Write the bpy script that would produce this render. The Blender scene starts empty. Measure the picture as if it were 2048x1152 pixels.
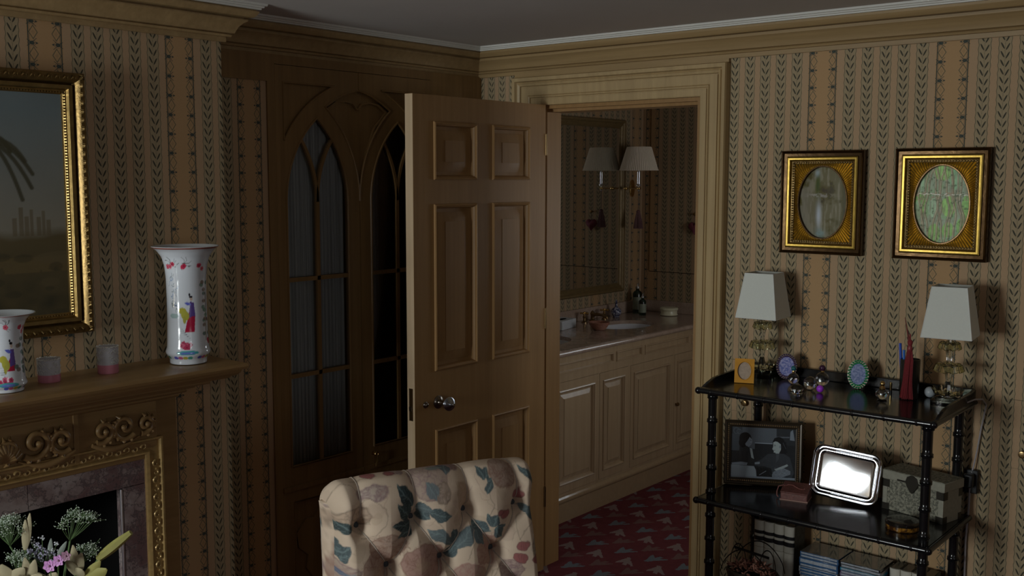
import bpy, bmesh, math, random
import numpy as np
from mathutils import Vector, Matrix
from mathutils.geometry import tessellate_polygon

random.seed(7)
RNG = np.random.RandomState(11)
PI = math.pi
scene = bpy.context.scene
COL = bpy.data.collections.new('scene_objects'); scene.collection.children.link(COL)

# ------------------------------------------------------------------ camera
FPX = 2089.1; YAW, PITCH, ROLL = 0.691407, 0.104273, 0.001547
F_ = Vector((-math.sin(YAW)*math.cos(PITCH), math.cos(YAW)*math.cos(PITCH), -math.sin(PITCH)))
R_ = Vector((math.cos(YAW), math.sin(YAW), 0)); U_ = R_.cross(F_)
R2_ = R_*math.cos(ROLL) + U_*math.sin(ROLL); U2_ = R2_.cross(F_)
cd = bpy.data.cameras.new('camera'); cam = bpy.data.objects.new('camera', cd); COL.objects.link(cam)
cd.sensor_width = 36; cd.lens = FPX/2048*36; cd.clip_start = 0.05
cam.matrix_world = Matrix(((R2_.x, U2_.x, -F_.x, 0), (R2_.y, U2_.y, -F_.y, 0), (R2_.z, U2_.z, -F_.z, 1.75), (0, 0, 0, 1)))
scene.camera = cam

# ------------------------------------------------------------------ light
scene.view_settings.view_transform = 'Standard'
scene.view_settings.look = 'None'
scene.view_settings.gamma = 1
scene.view_settings.use_curve_mapping = False
scene.view_settings.exposure = 0.0
world = bpy.data.worlds.new('overcast_sky'); scene.world = world; world.use_nodes = True
world.node_tree.nodes['Background'].inputs[0].default_value = (0.75, 0.87, 1.0, 1)
world.node_tree.nodes['Background'].inputs[1].default_value = 1.0
CEIL = 2.325
def area(name, loc, direction, w, h, power, color):
    l = bpy.data.lights.new(name, 'AREA'); l.shape = 'RECTANGLE'; l.size = w; l.size_y = h
    l.energy = power; l.color = color
    o = bpy.data.objects.new(name, l); COL.objects.link(o); o.location = loc
    o.rotation_euler = Vector(direction).to_track_quat('-Z', 'Y').to_euler()
    return o
# daylight through the main room's window (behind the camera) and the bathroom's; both side fills are added
area('window_daylight', (-2.45, -2.28, 1.47), (0, 1, 0), 1.05, 1.15, 134.0, (0.94, 1.0, 0.985))
area('side_fill_light', (2.28, 0.2, 1.45), (-1, 0, 0), 1.1, 1.1, 8.0, (0.95, 0.97, 1.0))  # added fill light, weaker than the main window
area('bathroom_daylight', (-2.05, 5.90, 1.45), (0, -1, 0), 0.7, 0.9, 9.0, (0.88, 0.95, 1.0))
area('bathroom_side_fill', (-0.52, 4.60, 1.50), (-1, 0, 0), 0.7, 0.9, 14.0, (0.97, 0.97, 0.98))  # added fill to brighten the vanity front and mirror wall

# ------------------------------------------------------------------ colour and node helpers
def lin(r, g, b):
    f = lambda c: (c/255/12.92) if c/255 <= 0.04045 else ((c/255+0.055)/1.055)**2.4
    return (f(r), f(g), f(b))
class N:
    """a node socket with arithmetic"""
    tree = None
    def __init__(s, sock): s.s = sock
    @staticmethod
    def m(op, *a):
        n = N.tree.nodes.new('ShaderNodeMath'); n.operation = op
        for i, x in enumerate(a):
            if isinstance(x, N): N.tree.links.new(x.s, n.inputs[i])
            else: n.inputs[i].default_value = x
        return N(n.outputs[0])
    def __add__(s, o): return N.m('ADD', s, o)
    __radd__ = __add__
    def __sub__(s, o): return N.m('SUBTRACT', s, o)
    def __rsub__(s, o): return N.m('SUBTRACT', o, s)
    def __mul__(s, o): return N.m('MULTIPLY', s, o)
    __rmul__ = __mul__
    def __truediv__(s, o): return N.m('DIVIDE', s, o)
    def __lt__(s, o): return N.m('LESS_THAN', s, o)
    def __gt__(s, o): return N.m('GREATER_THAN', s, o)
def nsin(a): return N.m('SINE', a)
def nabs(a): return N.m('ABSOLUTE', a)
def nfr(a): return N.m('FRACT', a)
def nfloor(a): return N.m('FLOOR', a)
def nmax(a, b): return N.m('MAXIMUM', a, b)
def nmin(a, b): return N.m('MINIMUM', a, b)
def nmix(f, a, b):
    n = N.tree.nodes.new('ShaderNodeMix'); n.data_type = 'RGBA'
    for idx, x in ((0, f), (6, a), (7, b)):
        if isinstance(x, N): N.tree.links.new(x.s, n.inputs[idx])
        elif idx == 0: n.inputs[0].default_value = x
        else: n.inputs[idx].default_value = (*x, 1)
    return N(n.outputs[2])
def nnoise(scale, detail=3, vec=None, rough=0.5):
    n = N.tree.nodes.new('ShaderNodeTexNoise'); n.inputs['Scale'].default_value = scale
    n.inputs['Detail'].default_value = detail; n.inputs['Roughness'].default_value = rough
    if vec is not None: N.tree.links.new(vec.s, n.inputs['Vector'])
    return N(n.outputs['Fac'])
def npos():
    g = N.tree.nodes.new('ShaderNodeNewGeometry'); sp = N.tree.nodes.new('ShaderNodeSeparateXYZ')
    N.tree.links.new(g.outputs['Position'], sp.inputs[0])
    return N(g.outputs['Position']), N(sp.outputs[0]), N(sp.outputs[1]), N(sp.outputs[2])
def ncomb(x, y, z):
    n = N.tree.nodes.new('ShaderNodeCombineXYZ')
    for i, a in enumerate((x, y, z)):
        if isinstance(a, N): N.tree.links.new(a.s, n.inputs[i])
        else: n.inputs[i].default_value = a
    return N(n.outputs[0])
def nobj():
    n = N.tree.nodes.new('ShaderNodeTexCoord'); sp = N.tree.nodes.new('ShaderNodeSeparateXYZ')
    N.tree.links.new(n.outputs['Object'], sp.inputs[0])
    return N(n.outputs['Object']), N(sp.outputs[0]), N(sp.outputs[1]), N(sp.outputs[2])
def newmat(name, rough=0.5, metal=0.0, spec=0.5, coat=0.0):
    m = bpy.data.materials.new(name); m.use_nodes = True; N.tree = m.node_tree
    b = m.node_tree.nodes['Principled BSDF']
    b.inputs['Roughness'].default_value = rough; b.inputs['Metallic'].default_value = metal
    b.inputs['Specular IOR Level'].default_value = spec; b.inputs['Coat Weight'].default_value = coat
    return m, b
def setcol(b, c):
    if isinstance(c, N): N.tree.links.new(c.s, b.inputs['Base Color'])
    else: b.inputs['Base Color'].default_value = (*c, 1)
def bump(b, h, strength=0.3, dist=0.002):
    n = N.tree.nodes.new('ShaderNodeBump'); n.inputs['Strength'].default_value = strength; n.inputs['Distance'].default_value = dist
    N.tree.links.new(h.s, n.inputs['Height']); N.tree.links.new(n.outputs[0], b.inputs['Normal'])
def plain(name, c, rough=0.5, metal=0.0, spec=0.5, var=0.12, scale=40, coat=0.0, bs=0.0):
    m, b = newmat(name, rough, metal, spec, coat)
    o, x, y, z = nobj(); f = nnoise(scale, 3, o)
    setcol(b, nmix(f, tuple(k*(1-var) for k in c), tuple(min(1, k*(1+var)) for k in c)))
    if bs: bump(b, f, bs)
    return m
def wood(name, c1, c2, axis='z', rough=0.42, scale=1.0, spec=0.4):
    m, b = newmat(name, rough, 0, spec)
    p, x, y, z = npos()
    s = {'x': (1.5, 40, 40), 'y': (40, 1.5, 40), 'z': (40, 40, 1.5)}[axis]
    v = ncomb(x*s[0]*scale, y*s[1]*scale, z*s[2]*scale)
    g = nnoise(1.0, 5, v, 0.6); g2 = nnoise(4.0, 2, p)
    f = nmin(nmax((g-0.35)*2.4, 0.0), 1.0)
    c = nmix(f, c1, c2); c = nmix(g2*0.35, c, tuple(k*0.7 for k in c1))
    setcol(b, c); bump(b, g, 0.15, 0.001)
    return m
def wallpaper(name, axis, u0, per=0.443, k=1.0):
    m, b = newmat(name, 0.75, 0, 0.25)
    p, x, y, z = npos(); a = x if axis == 'x' else y
    wob = (nnoise(9, 2, p)-0.5)*0.0015
    u = nfr((a-u0)/per)*per + wob
    v = z
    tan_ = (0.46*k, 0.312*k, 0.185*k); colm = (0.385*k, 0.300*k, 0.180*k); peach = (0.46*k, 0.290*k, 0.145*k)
    dark = (0.060, 0.055, 0.038); teal = (0.042, 0.062, 0.058); grey = (0.12, 0.115, 0.075)
    fib = nnoise(220, 2, p)
    c = nmix(fib, tuple(q*0.93 for q in tan_), tuple(q*1.05 for q in tan_))
    # five leaf chains
    t = (u-0.1215)/0.0617
    reg = (u > 0.1215)*(u < 0.4300)
    s = (nfr(t)-0.5)*0.0617; sa = nabs(s)
    colmask = reg*(sa < 0.0195)
    cb = nmix(fib, tuple(q*0.86 for q in colm), tuple(q*1.08 for q in colm))
    c = nmix(colmask, c, cb)
    wv = nsin(v*(2*PI/0.027))*0.0012 + 0.0190
    edge = reg*(nabs(sa-wv) < 0.0010)
    c = nmix(edge*0.9, c, grey)
    sg = (s > 0.0)
    vv = (nfr((v+sg*0.004)/0.027)-0.5)*0.027
    aa = sa-0.0078
    l = aa*0.46+vv*0.888; mm = aa*0.888-vv*0.46
    leaf = reg*((l*l*(1/0.0118**2)+mm*mm*(1/0.0025**2)) < 1.0)
    vein = reg*(nabs(sa-nabs((nfr(v/0.027)-0.5))*0.004) < 0.0006)
    c = nmix(vein*0.5, c, grey)
    c = nmix(leaf, c, dark)
    # trellis band
    band = (u < 0.107)
    d = nmin(u, 0.107-u)
    c = nmix(band, c, nmix(fib, tuple(q*0.95 for q in peach), tuple(q*1.04 for q in peach)))
    line = band*nmax((nabs(d-0.0045) < 0.0016), (nabs(d-0.0085) < 0.0005))
    bv = (nfr(v/0.061)-0.5)*0.061; bv2 = nabs(bv)
    dm = nabs(d-0.0195)/0.0125 + bv2/0.019
    rhomb = band*(nabs(dm-1.0) < 0.13)
    dm2 = band*(dm < 0.45)*(nsin(v*2600.0) > 0.2)
    fv = 0.0305-bv2
    dd = (d-0.0150)
    q_ = dd*dd*(1/0.0125**2)+fv*fv*(1/0.0085**2); fan = band*nmax((q_ < 0.42), (nabs(q_-0.9) < 0.16)*(nsin(v*1700.0) > -0.3))
    tip = band*((nabs(d-0.029)*1.0+fv*1.6) < 0.0048)
    rays = band*(nabs(nabs(d-0.012)*0.8-fv) < 0.0012)*(fv < 0.014)*(d < 0.03)
    c = nmix(line, c, teal); c = nmix(rhomb*0.85, c, grey); c = nmix(dm2*0.4, c, grey)
    c = nmix(rays*0.8, c, teal); c = nmix(nmax(fan, tip)*0.92, c, teal)
    setcol(b, c)
    return m

# ------------------------------------------------------------------ mesh builder
def wm(o):
    if o is None: return Matrix.Identity(4)
    return wm(o.parent) @ (o.matrix_parent_inverse if o.parent else Matrix.Identity(4)) @ o.matrix_basis
def PA(y0):  return lambda u, v, w: (u, y0-w, v)          # faces -y
def PB(x0):  return lambda u, v, w: (x0+w, u, v)          # faces +x
def PZ(z0=0):return lambda u, v, w: (u, v, z0+w)          # faces up
class MB:
    def __init__(s): s.V = []; s.F = []
    def add(s, V, F):
        o = len(s.V); s.V += [tuple(v) for v in V]; s.F += [tuple(i+o for i in f) for f in F]; return s
    def box(s, x0, x1, y0, y1, z0, z1):
        V = [(x, y, z) for z in (z0, z1) for y in (y0, y1) for x in (x0, x1)]
        return s.add(V, [(0, 2, 3, 1), (4, 5, 7, 6), (0, 1, 5, 4), (2, 6, 7, 3), (0, 4, 6, 2), (1, 3, 7, 5)])
    def mbox(s, M, u0, u1, v0, v1, w0, w1):
        V = [M(x, y, z) for z in (w0, w1) for y in (v0, v1) for x in (u0, u1)]
        return s.add(V, [(0, 2, 3, 1), (4, 5, 7, 6), (0, 1, 5, 4), (2, 6, 7, 3), (0, 4, 6, 2), (1, 3, 7, 5)])
    def plate(s, loops, w0, w1, M):
        """polygon (first loop) with holes (others), extruded w0..w1"""
        pts = [p for L in loops for p in L]; n = len(pts)
        tri = tessellate_polygon([[Vector((p[0], p[1], 0)) for p in L] for L in loops])
        V = [M(p[0], p[1], w0) for p in pts]+[M(p[0], p[1], w1) for p in pts]
        F = [tuple(t) for t in tri]+[tuple(i+n for i in t) for t in tri]
        k = 0
        for L in loops:
            for i in range(len(L)):
                a, b_ = k+i, k+(i+1) % len(L); F.append((a, b_, b_+n, a+n))
            k += len(L)
        return s.add(V, F)
    def ribbon(s, path, width, w0, w1, M):
        P = [Vector(p) for p in path]; L = []; Rr = []
        for i, p in enumerate(P):
            a = P[max(i-1, 0)]; b_ = P[min(i+1, len(P)-1)]; d = (b_-a).normalized(); n = Vector((-d.y, d.x))
            L.append(p+n*width/2); Rr.append(p-n*width/2)
        V = []; F = []
        for i in range(len(P)):
            V += [M(L[i].x, L[i].y, w0), M(Rr[i].x, Rr[i].y, w0), M(L[i].x, L[i].y, w1), M(Rr[i].x, Rr[i].y, w1)]
        for i in range(len(P)-1):
            a = 4*i; b2 = a+4
            F += [(a, a+1, b2+1, b2), (a+2, b2+2, b2+3, a+3), (a, b2, b2+2, a+2), (a+1, a+3, b2+3, b2+1)]
        e = 4*(len(P)-1); F += [(0, 2, 3, 1), (e, e+1, e+3, e+2)]
        return s.add(V, F)
    def mould(s, path, prof, M, closed=True, capped=True):
        """profile (offset to the left of the path in its plane, height off the plane) swept with mitres"""
        P = [Vector(p) for p in path]; n = len(P); m = len(prof); V = []; F = []
        for i, p in enumerate(P):
            if closed or 0 < i < n-1:
                d1 = (p-P[i-1]).normalized(); d2 = (P[(i+1) % n]-p).normalized()
                n1 = Vector((-d1.y, d1.x)); n2 = Vector((-d2.y, d2.x)); mi = (n1+n2)/max(1+n1.dot(n2), 0.15)
            else:
                d = (P[1]-P[0] if i == 0 else P[-1]-P[-2]).normalized(); mi = Vector((-d.y, d.x))
            for a, w in prof: q = p+mi*a; V.append(M(q.x, q.y, w))
        for i in range(n if closed else n-1):
            j = (i+1) % n
            for k in range(m-1): F.append((i*m+k, j*m+k, j*m+k+1, i*m+k+1))
        if not closed and capped: F += [tuple(range(m)), tuple((n-1)*m+k for k in range(m))]
        return s.add(V, F)
    def tube(s, path, r, n=8, cap=True):
        P = [Vector(p) for p in path]; V = []; F = []; prev = None
        rs = r if isinstance(r, (list, tuple)) else [r]*len(P)
        for i, p in enumerate(P):
            d = (P[min(i+1, len(P)-1)]-P[max(i-1, 0)]).normalized()
            a = prev if prev is not None else (Vector((0, 0, 1)) if abs(d.z) < 0.9 else Vector((1, 0, 0)))
            a = (a-d*a.dot(d)); a = a.normalized() if a.length > 1e-6 else d.orthogonal().normalized(); b_ = d.cross(a); prev = a
            for k in range(n):
                t = 2*PI*k/n; V.append(p+(a*math.cos(t)+b_*math.sin(t))*rs[i])
        for i in range(len(P)-1):
            for k in range(n):
                F.append((i*n+k, i*n+(k+1) % n, (i+1)*n+(k+1) % n, (i+1)*n+k))
        if cap: F += [tuple(range(n))[::-1], tuple((len(P)-1)*n+k for k in range(n))]
        return s.add(V, F)
    def lathe(s, prof, c=(0, 0, 0), n=32, cap=True, sx=1, sy=1):
        V = []; F = []
        for r, z in prof:
            for k in range(n):
                t = 2*PI*k/n; V.append((c[0]+r*math.cos(t)*sx, c[1]+r*math.sin(t)*sy, c[2]+z))
        m = len(prof)
        for i in range(m-1):
            for k in range(n): F.append((i*n+k, i*n+(k+1) % n, (i+1)*n+(k+1) % n, (i+1)*n+k))
        if cap: F += [tuple(range(n))[::-1], tuple((m-1)*n+k for k in range(n))]
        return s.add(V, F)
    def sph(s, c, r, n=12, m=8, sc=(1, 1, 1)):
        V = [(c[0], c[1], c[2]-r*sc[2])]; F = []
        for i in range(1, m):
            a = -PI/2+PI*i/m
            for k in range(n):
                t = 2*PI*k/n; V.append((c[0]+r*sc[0]*math.cos(a)*math.cos(t), c[1]+r*sc[1]*math.cos(a)*math.sin(t), c[2]+r*sc[2]*math.sin(a)))
        V.append((c[0], c[1], c[2]+r*sc[2])); T = len(V)-1
        for k in range(n):
            F.append((0, 1+(k+1) % n, 1+k)); F.append((T, T-n+k, T-n+(k+1) % n))
        for i in range(m-2):
            for k in range(n):
                a = 1+i*n; F.append((a+k, a+(k+1) % n, a+n+(k+1) % n, a+n+k))
        return s.add(V, F)
    def xf(s, Mx, start=0):
        s.V[start:] = [tuple(Mx @ Vector(v)) for v in s.V[start:]]; return s
    def build(s, name, mat, parent=None, world_=False, smooth=35, bevel=0.0, recalc=True, origin=True):
        me = bpy.data.meshes.new(name); V = s.V
        off = Vector((0, 0, 0))
        if parent is None and origin:
            xs, ys, zs = zip(*V); off = Vector(((min(xs)+max(xs))/2, (min(ys)+max(ys))/2, min(zs)))
            V = [(v[0]-off.x, v[1]-off.y, v[2]-off.z) for v in V]
        me.from_pydata(V, [], s.F)
        if recalc:
            bm = bmesh.new(); bm.from_mesh(me); bmesh.ops.recalc_face_normals(bm, faces=bm.faces); bm.to_mesh(me); bm.free()
        me.validate()
        if smooth: me.shade_smooth(); me.set_sharp_from_angle(angle=math.radians(smooth))
        me.materials.append(mat)
        o = bpy.data.objects.new(name, me); COL.objects.link(o); o.location = off
        if parent is not None:
            o.parent = parent
            if world_: o.matrix_parent_inverse = wm(parent).inverted()
        if bevel:
            b = o.modifiers.new('bevel', 'BEVEL'); b.width = bevel; b.segments = 2; b.limit_method = 'ANGLE'; b.angle_limit = math.radians(40)
        return o
def grid(name, P, mat, parent=None, world_=False, col=None, wrap=False, smooth=True):
    """dense grid surface with a painted colour attribute"""
    nv, nu = P.shape[:2]; me = bpy.data.meshes.new(name)
    idx = np.arange(nv*nu).reshape(nv, nu)
    if wrap: idx = np.concatenate([idx, idx[:, :1]], 1)
    q = np.stack([idx[:-1, :-1], idx[:-1, 1:], idx[1:, 1:], idx[1:, :-1]], -1).reshape(-1, 4)
    off = np.zeros(3)
    if parent is None:
        off = np.array([(P[..., 0].min()+P[..., 0].max())/2, (P[..., 1].min()+P[..., 1].max())/2, P[..., 2].min()])
    co = (P-off).reshape(-1, 3)
    me.vertices.add(len(co)); me.vertices.foreach_set('co', co.astype(np.float32).ravel())
    me.loops.add(q.size); me.loops.foreach_set('vertex_index', q.ravel().astype(np.int32))
    me.polygons.add(len(q)); me.polygons.foreach_set('loop_start', np.arange(0, q.size, 4, dtype=np.int32))
    me.update(calc_edges=True); me.validate()
    if col is not None:
        a = me.color_attributes.new('paint', 'FLOAT_COLOR', 'POINT')
        c = np.ones((nv*nu, 4), np.float32); c[:, :3] = col.reshape(-1, 3); a.data.foreach_set('color', c.ravel())
    if smooth: me.shade_smooth()
    me.materials.append(mat)
    o = bpy.data.objects.new(name, me); COL.objects.link(o); o.location = off
    if parent is not None:
        o.parent = parent
        if world_: o.matrix_parent_inverse = wm(parent).inverted()
    return o
def painted(name, rough=0.5, spec=0.4, coat=0.0, bs=0.0, metal=0.0):
    m, b = newmat(name, rough, metal, spec, coat)
    a = N.tree.nodes.new('ShaderNodeAttribute'); a.attribute_name = 'paint'
    N.tree.links.new(a.outputs['Color'], b.inputs['Base Color'])
    if bs: o, x, y, z = nobj(); bump(b, nnoise(400, 2, o), bs, 0.001)
    return m
def thing(name, label, cat, loc=(0, 0, 0), rz=0.0, group=None, kind=None):
    o = bpy.data.objects.new(name, None); COL.objects.link(o); o.location = loc; o.rotation_euler = (0, 0, rz)
    o.empty_display_size = 0.05
    if kind: o['kind'] = kind
    if label: o['label'] = label
    if cat: o['category'] = cat
    if group: o['group'] = group
    return o
def tag(o, label, cat, group=None, kind=None):
    o['label'] = label; o['category'] = cat
    if group: o['group'] = group
    if kind: o['kind'] = kind
    return o
def struct(o, label=None):
    o['kind'] = 'structure'
    if label: o['label'] = label
    return o
def copy_tree(o, parent=None):
    c = o.copy(); COL.objects.link(c)
    if parent is not None: c.parent = parent
    for ch in list(o.children): copy_tree(ch, c)
    return c
class Canvas:
    """numpy painting in plane coordinates, later put on a grid as vertex colours"""
    def __init__(s, u0, u1, v0, v1, nu, nv, base):
        s.u, s.v = np.meshgrid(np.linspace(u0, u1, nu), np.linspace(v0, v1, nv))
        s.c = np.zeros((nv, nu, 3)); s.c[:] = base; s.px = (u1-u0)/nu
    def mix(s, m, c, a=1.0):
        m = np.clip(m, 0, 1)[..., None]*a; s.c = s.c*(1-m)+np.array(c)*m
    def soft(s, d): return np.clip(0.5-d/s.px, 0, 1)
    def ell(s, cu, cv, ru, rv, c, ang=0, a=1.0, ring=None):
        x = s.u-cu; y = s.v-cv; t = math.radians(ang)
        X = x*math.cos(t)+y*math.sin(t); Y = -x*math.sin(t)+y*math.cos(t)
        q = np.sqrt((X/ru)**2+(Y/rv)**2)
        d = (q-1)*min(ru, rv)
        if ring: d = np.abs(d)-ring
        s.mix(s.soft(d), c, a)
    def line(s, pts, w, c, a=1.0):
        best = np.full(s.u.shape, 1e9)
        for (x0, y0), (x1, y1) in zip(pts[:-1], pts[1:]):
            dx, dy = x1-x0, y1-y0; L = dx*dx+dy*dy+1e-12
            t = np.clip(((s.u-x0)*dx+(s.v-y0)*dy)/L, 0, 1)
            best = np.minimum(best, np.hypot(s.u-x0-t*dx, s.v-y0-t*dy))
        s.mix(s.soft(best-w/2), c, a)
    def poly(s, pts, c, a=1.0):
        ins = np.zeros(s.u.shape, bool); n = len(pts)
        for i in range(n):
            x0, y0 = pts[i]; x1, y1 = pts[(i+1) % n]
            if y0 == y1: continue
            cr = ((s.v < y0) != (s.v < y1)) & (s.u < (x1-x0)*(s.v-y0)/(y1-y0)+x0); ins ^= cr
        s.mix(ins.astype(float), c, a)
    def leaf(s, x0, y0, x1, y1, wd, c, vein=None, a=1.0):
        dx, dy = x1-x0, y1-y0; L = math.hypot(dx, dy); X = ((s.u-x0)*dx+(s.v-y0)*dy)/L; Y = (-(s.u-x0)*dy+(s.v-y0)*dx)/L
        t = np.clip(X/L, 0, 1); h = wd*np.sin(PI*t**0.85)*(X > 0)*(X < L)
        s.mix(s.soft(np.abs(Y)-h)*(h > 0), c, a)
        if vein is not None:
            s.mix(s.soft(np.abs(Y)-s.px*0.6)*(h > 0), vein, 0.6)
            s.mix((h > 0)*(np.abs(Y) < h)*(np.abs(((X-np.abs(Y)*1.2)/(L/7)) % 1-0.5) < 0.10), vein, 0.35)
def fbm(shape, cells, seed=0, octv=4):
    r = np.random.RandomState(seed); out = np.zeros(shape); amp = 1; tot = 0
    for o in range(octv):
        n = (int(cells[0]*2**o)+2, int(cells[1]*2**o)+2); g = r.rand(*n)
        y = np.linspace(0, n[0]-1.001, shape[0]); x = np.linspace(0, n[1]-1.001, shape[1])
        yi = y.astype(int); xi = x.astype(int); fy = (y-yi)[:, None]; fx = (x-xi)[None]; fy = fy*fy*(3-2*fy); fx = fx*fx*(3-2*fx)
        a = g[yi][:, xi]; b_ = g[yi][:, xi+1]; c = g[yi+1][:, xi]; d = g[yi+1][:, xi+1]
        out += amp*((a*(1-fx)+b_*fx)*(1-fy)+(c*(1-fx)+d*fx)*fy); tot += amp; amp *= 0.5
    return out/tot
def arc(cx, cy, r, a0, a1, n=16): return [(cx+r*math.cos(math.radians(a0+(a1-a0)*i/(n-1))), cy+r*math.sin(math.radians(a0+(a1-a0)*i/(n-1)))) for i in range(n)]
def rect(u0, u1, v0, v1): return [(u0, v0), (u1, v0), (u1, v1), (u0, v1)]
def rrect(w, h, r, n=6):
    o = []
    for cx, cy, a in ((w/2-r, h/2-r, 0), (-w/2+r, h/2-r, 90), (-w/2+r, -h/2+r, 180), (w/2-r, -h/2+r, 270)):
        o += arc(cx, cy, r, a, a+90, n)
    return o

# ------------------------------------------------------------------ materials
M = {}
M['trim'] = wood('pickled_pine', (0.33, 0.22, 0.10), (0.46, 0.315, 0.15), 'x', 0.45)
M['trimv'] = wood('pickled_pine_upright', (0.42, 0.295, 0.145), (0.56, 0.405, 0.205), 'z', 0.45)
M['doorw'] = wood('door_pine', (0.31, 0.175, 0.068), (0.39, 0.225, 0.09), 'z', 0.42, spec=0.3)
M['cup'] = wood('cupboard_pine', (0.22, 0.125, 0.045), (0.30, 0.175, 0.065), 'z', 0.4)
M['mant'] = wood('mantel_pine', (0.26, 0.155, 0.062), (0.35, 0.215, 0.09), 'y', 0.32)
M['van'] = wood('vanity_pine', (0.37, 0.26, 0.15), (0.46, 0.335, 0.205), 'z', 0.28, spec=0.6)
M['ceil'] = plain('ceiling_paint', (0.58, 0.55, 0.53), 0.9, var=0.03, scale=6)
M['white'] = plain('white_plaster', (0.66, 0.65, 0.60), 0.6, var=0.04)
M['black'] = plain('ebonised_wood', (0.008, 0.008, 0.009), 0.16, spec=0.6, var=0.3)
M['blackm'] = plain('soot', (0.004, 0.004, 0.004), 0.9, spec=0.1)
M['gold'] = plain('gilt', (0.44, 0.29, 0.06), 0.34, 0.85, var=0.25, scale=60, bs=0.2)
M['goldd'] = plain('dark_gilt', (0.06, 0.030, 0.008), 0.26, 0.75, var=0.35, scale=50, bs=0.3)
M['golda'] = plain('antique_gilt', (0.19, 0.12, 0.04), 0.36, 0.75, var=0.55, scale=70, bs=0.5)
M['brass'] = plain('brass', (0.62, 0.43, 0.17), 0.22, 1.0)
M['dbrass'] = plain('aged_brass', (0.28, 0.19, 0.09), 0.28, 1.0)
M['steel'] = plain('steel', (0.62, 0.64, 0.68), 0.28, 1.0)
M['silver'] = plain('polished_silver', (0.90, 0.91, 0.95), 0.09, 1.0, var=0.03, bs=0.02)
M['bronze'] = plain('bronzed_metal', (0.22, 0.19, 0.16), 0.25, 1.0)
M['shade'] = plain('lamp_shade_fabric', (0.70, 0.72, 0.66), 0.85, var=0.04, scale=200, bs=0.1)
M['pleat'] = plain('pleated_silk', (0.70, 0.62, 0.50), 0.8, var=0.05)
M['cream'] = plain('cream_ceramic', (0.62, 0.60, 0.42), 0.3)
M['porc'] = plain('white_porcelain', (0.60, 0.62, 0.66), 0.12, coat=0.5, var=0.02)
M['wax'] = plain('red_wax', (0.25, 0.03, 0.04), 0.4)
def glassmat(name, c, rough=0.03, ior=1.5):
    m, b = newmat(name, rough); b.inputs['Transmission Weight'].default_value = 1; b.inputs['IOR'].default_value = ior; setcol(b, c); return m
M['glass'] = glassmat('clear_glass', (0.93, 0.95, 0.96))
M['crystal'] = glassmat('olive_crystal', (0.90, 0.92, 0.72), 0.06)
M['bottle'] = glassmat('dark_green_glass', (0.05, 0.12, 0.09))
def pane(name, tint=0.9, spec=0.06):
    m = bpy.data.materials.new(name); m.use_nodes = True; t = m.node_tree; t.nodes.remove(t.nodes['Principled BSDF'])
    tr = t.nodes.new('ShaderNodeBsdfTransparent'); tr.inputs[0].default_value = (tint, tint, tint, 1)
    gl = t.nodes.new('ShaderNodeBsdfGlossy'); gl.inputs['Roughness'].default_value = 0.03
    fr = t.nodes.new('ShaderNodeFresnel'); fr.inputs[0].default_value = 1.45
    mx = t.nodes.new('ShaderNodeMixShader'); t.links.new(fr.outputs[0], mx.inputs[0])
    t.links.new(tr.outputs[0], mx.inputs[1]); t.links.new(gl.outputs[0], mx.inputs[2]); t.links.new(mx.outputs[0], t.nodes['Material Output'].inputs[0])
    return m
M['pane'] = pane('window_pane')
def mirror_mat():
    m, b = newmat('mirror_glass', 0.015, 1.0); setcol(b, (0.80, 0.82, 0.80)); return m
M['mirror'] = mirror_mat()
def marble(name, c1, c2, c3, sc=7, rough=0.18):
    m, b = newmat(name, rough, 0, 0.5, 0.2); p, x, y, z = npos()
    w = nnoise(sc, 5, p, 0.65); w2 = nnoise(sc*3.3, 4, p, 0.6)
    f = nmin(nmax((w-0.42)*6.0, 0.0), 1.0); c = nmix(f, c1, c2)
    v = (nabs(w2-0.5) < 0.018); v2 = (nabs(w-0.47) < 0.010)
    c = nmix(nmax(v, v2)*0.6, c, c3); setcol(b, c); return m
M['marble'] = marble('rouge_marble', (0.17, 0.105, 0.105), (0.36, 0.30, 0.29), (0.08, 0.065, 0.07))
M['top'] = marble('beige_marble', (0.34, 0.25, 0.19), (0.40, 0.305, 0.24), (0.27, 0.19, 0.15), 12, 0.16)
def carpet_mat():
    m, b = newmat('red_carpet', 0.95, 0, 0.1); p, x, y, z = npos()
    # diagonal repeat of moth-like sprigs in three colours on crimson
    a = (x+y*0.80)/0.165; c_ = (x-y*0.80)/0.165
    ia = nfloor(a); ic = nfloor(c_)
    fa = (nfr(a)-0.5)*0.165; fc = (nfr(c_)-0.5)*0.165
    s = (fa+fc)*0.5; t = (fa-fc)*0.5/0.80
    flip = (nfr((ia+ic*2.0)/3.0+0.1) > 0.5)*2.0-1.0
    wob = (nnoise(60, 2, p)-0.5)*0.012
    tt = t*flip+wob; sa = nabs(s+wob+tt*0.35)
    wing = (sa < (0.052-tt)*0.56)*(sa < 0.046)*(tt > (0.026-sa)*0.75-0.030)
    body = (sa < 0.011)*(nabs(tt) < 0.046)
    mask = nmax(wing, body)
    k = nfr((ia*2.0+ic)/3.0)
    nz = nnoise(350, 2, p); nz2 = nnoise(25, 2, p)
    blue = (0.17, 0.25, 0.27); stone = (0.34, 0.28, 0.25); taupe = (0.20, 0.13, 0.11)
    mc = nmix((k > 0.3), blue, nmix((k > 0.6), stone, taupe))
    red = nmix(nz2, (0.13, 0.028, 0.032), (0.20, 0.048, 0.050))
    c = nmix(mask*nmin(nmax((nz-0.30)*4.0, 0.0), 1.0), red, mc)
    c = nmix(nz*0.6, c, (0.03, 0.01, 0.012)); setcol(b, c); bump(b, nz, 0.5, 0.004); return m
M['carpet'] = carpet_mat()
M['paperA'] = wallpaper('wallpaper_back', 'x', -1.605)
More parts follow.
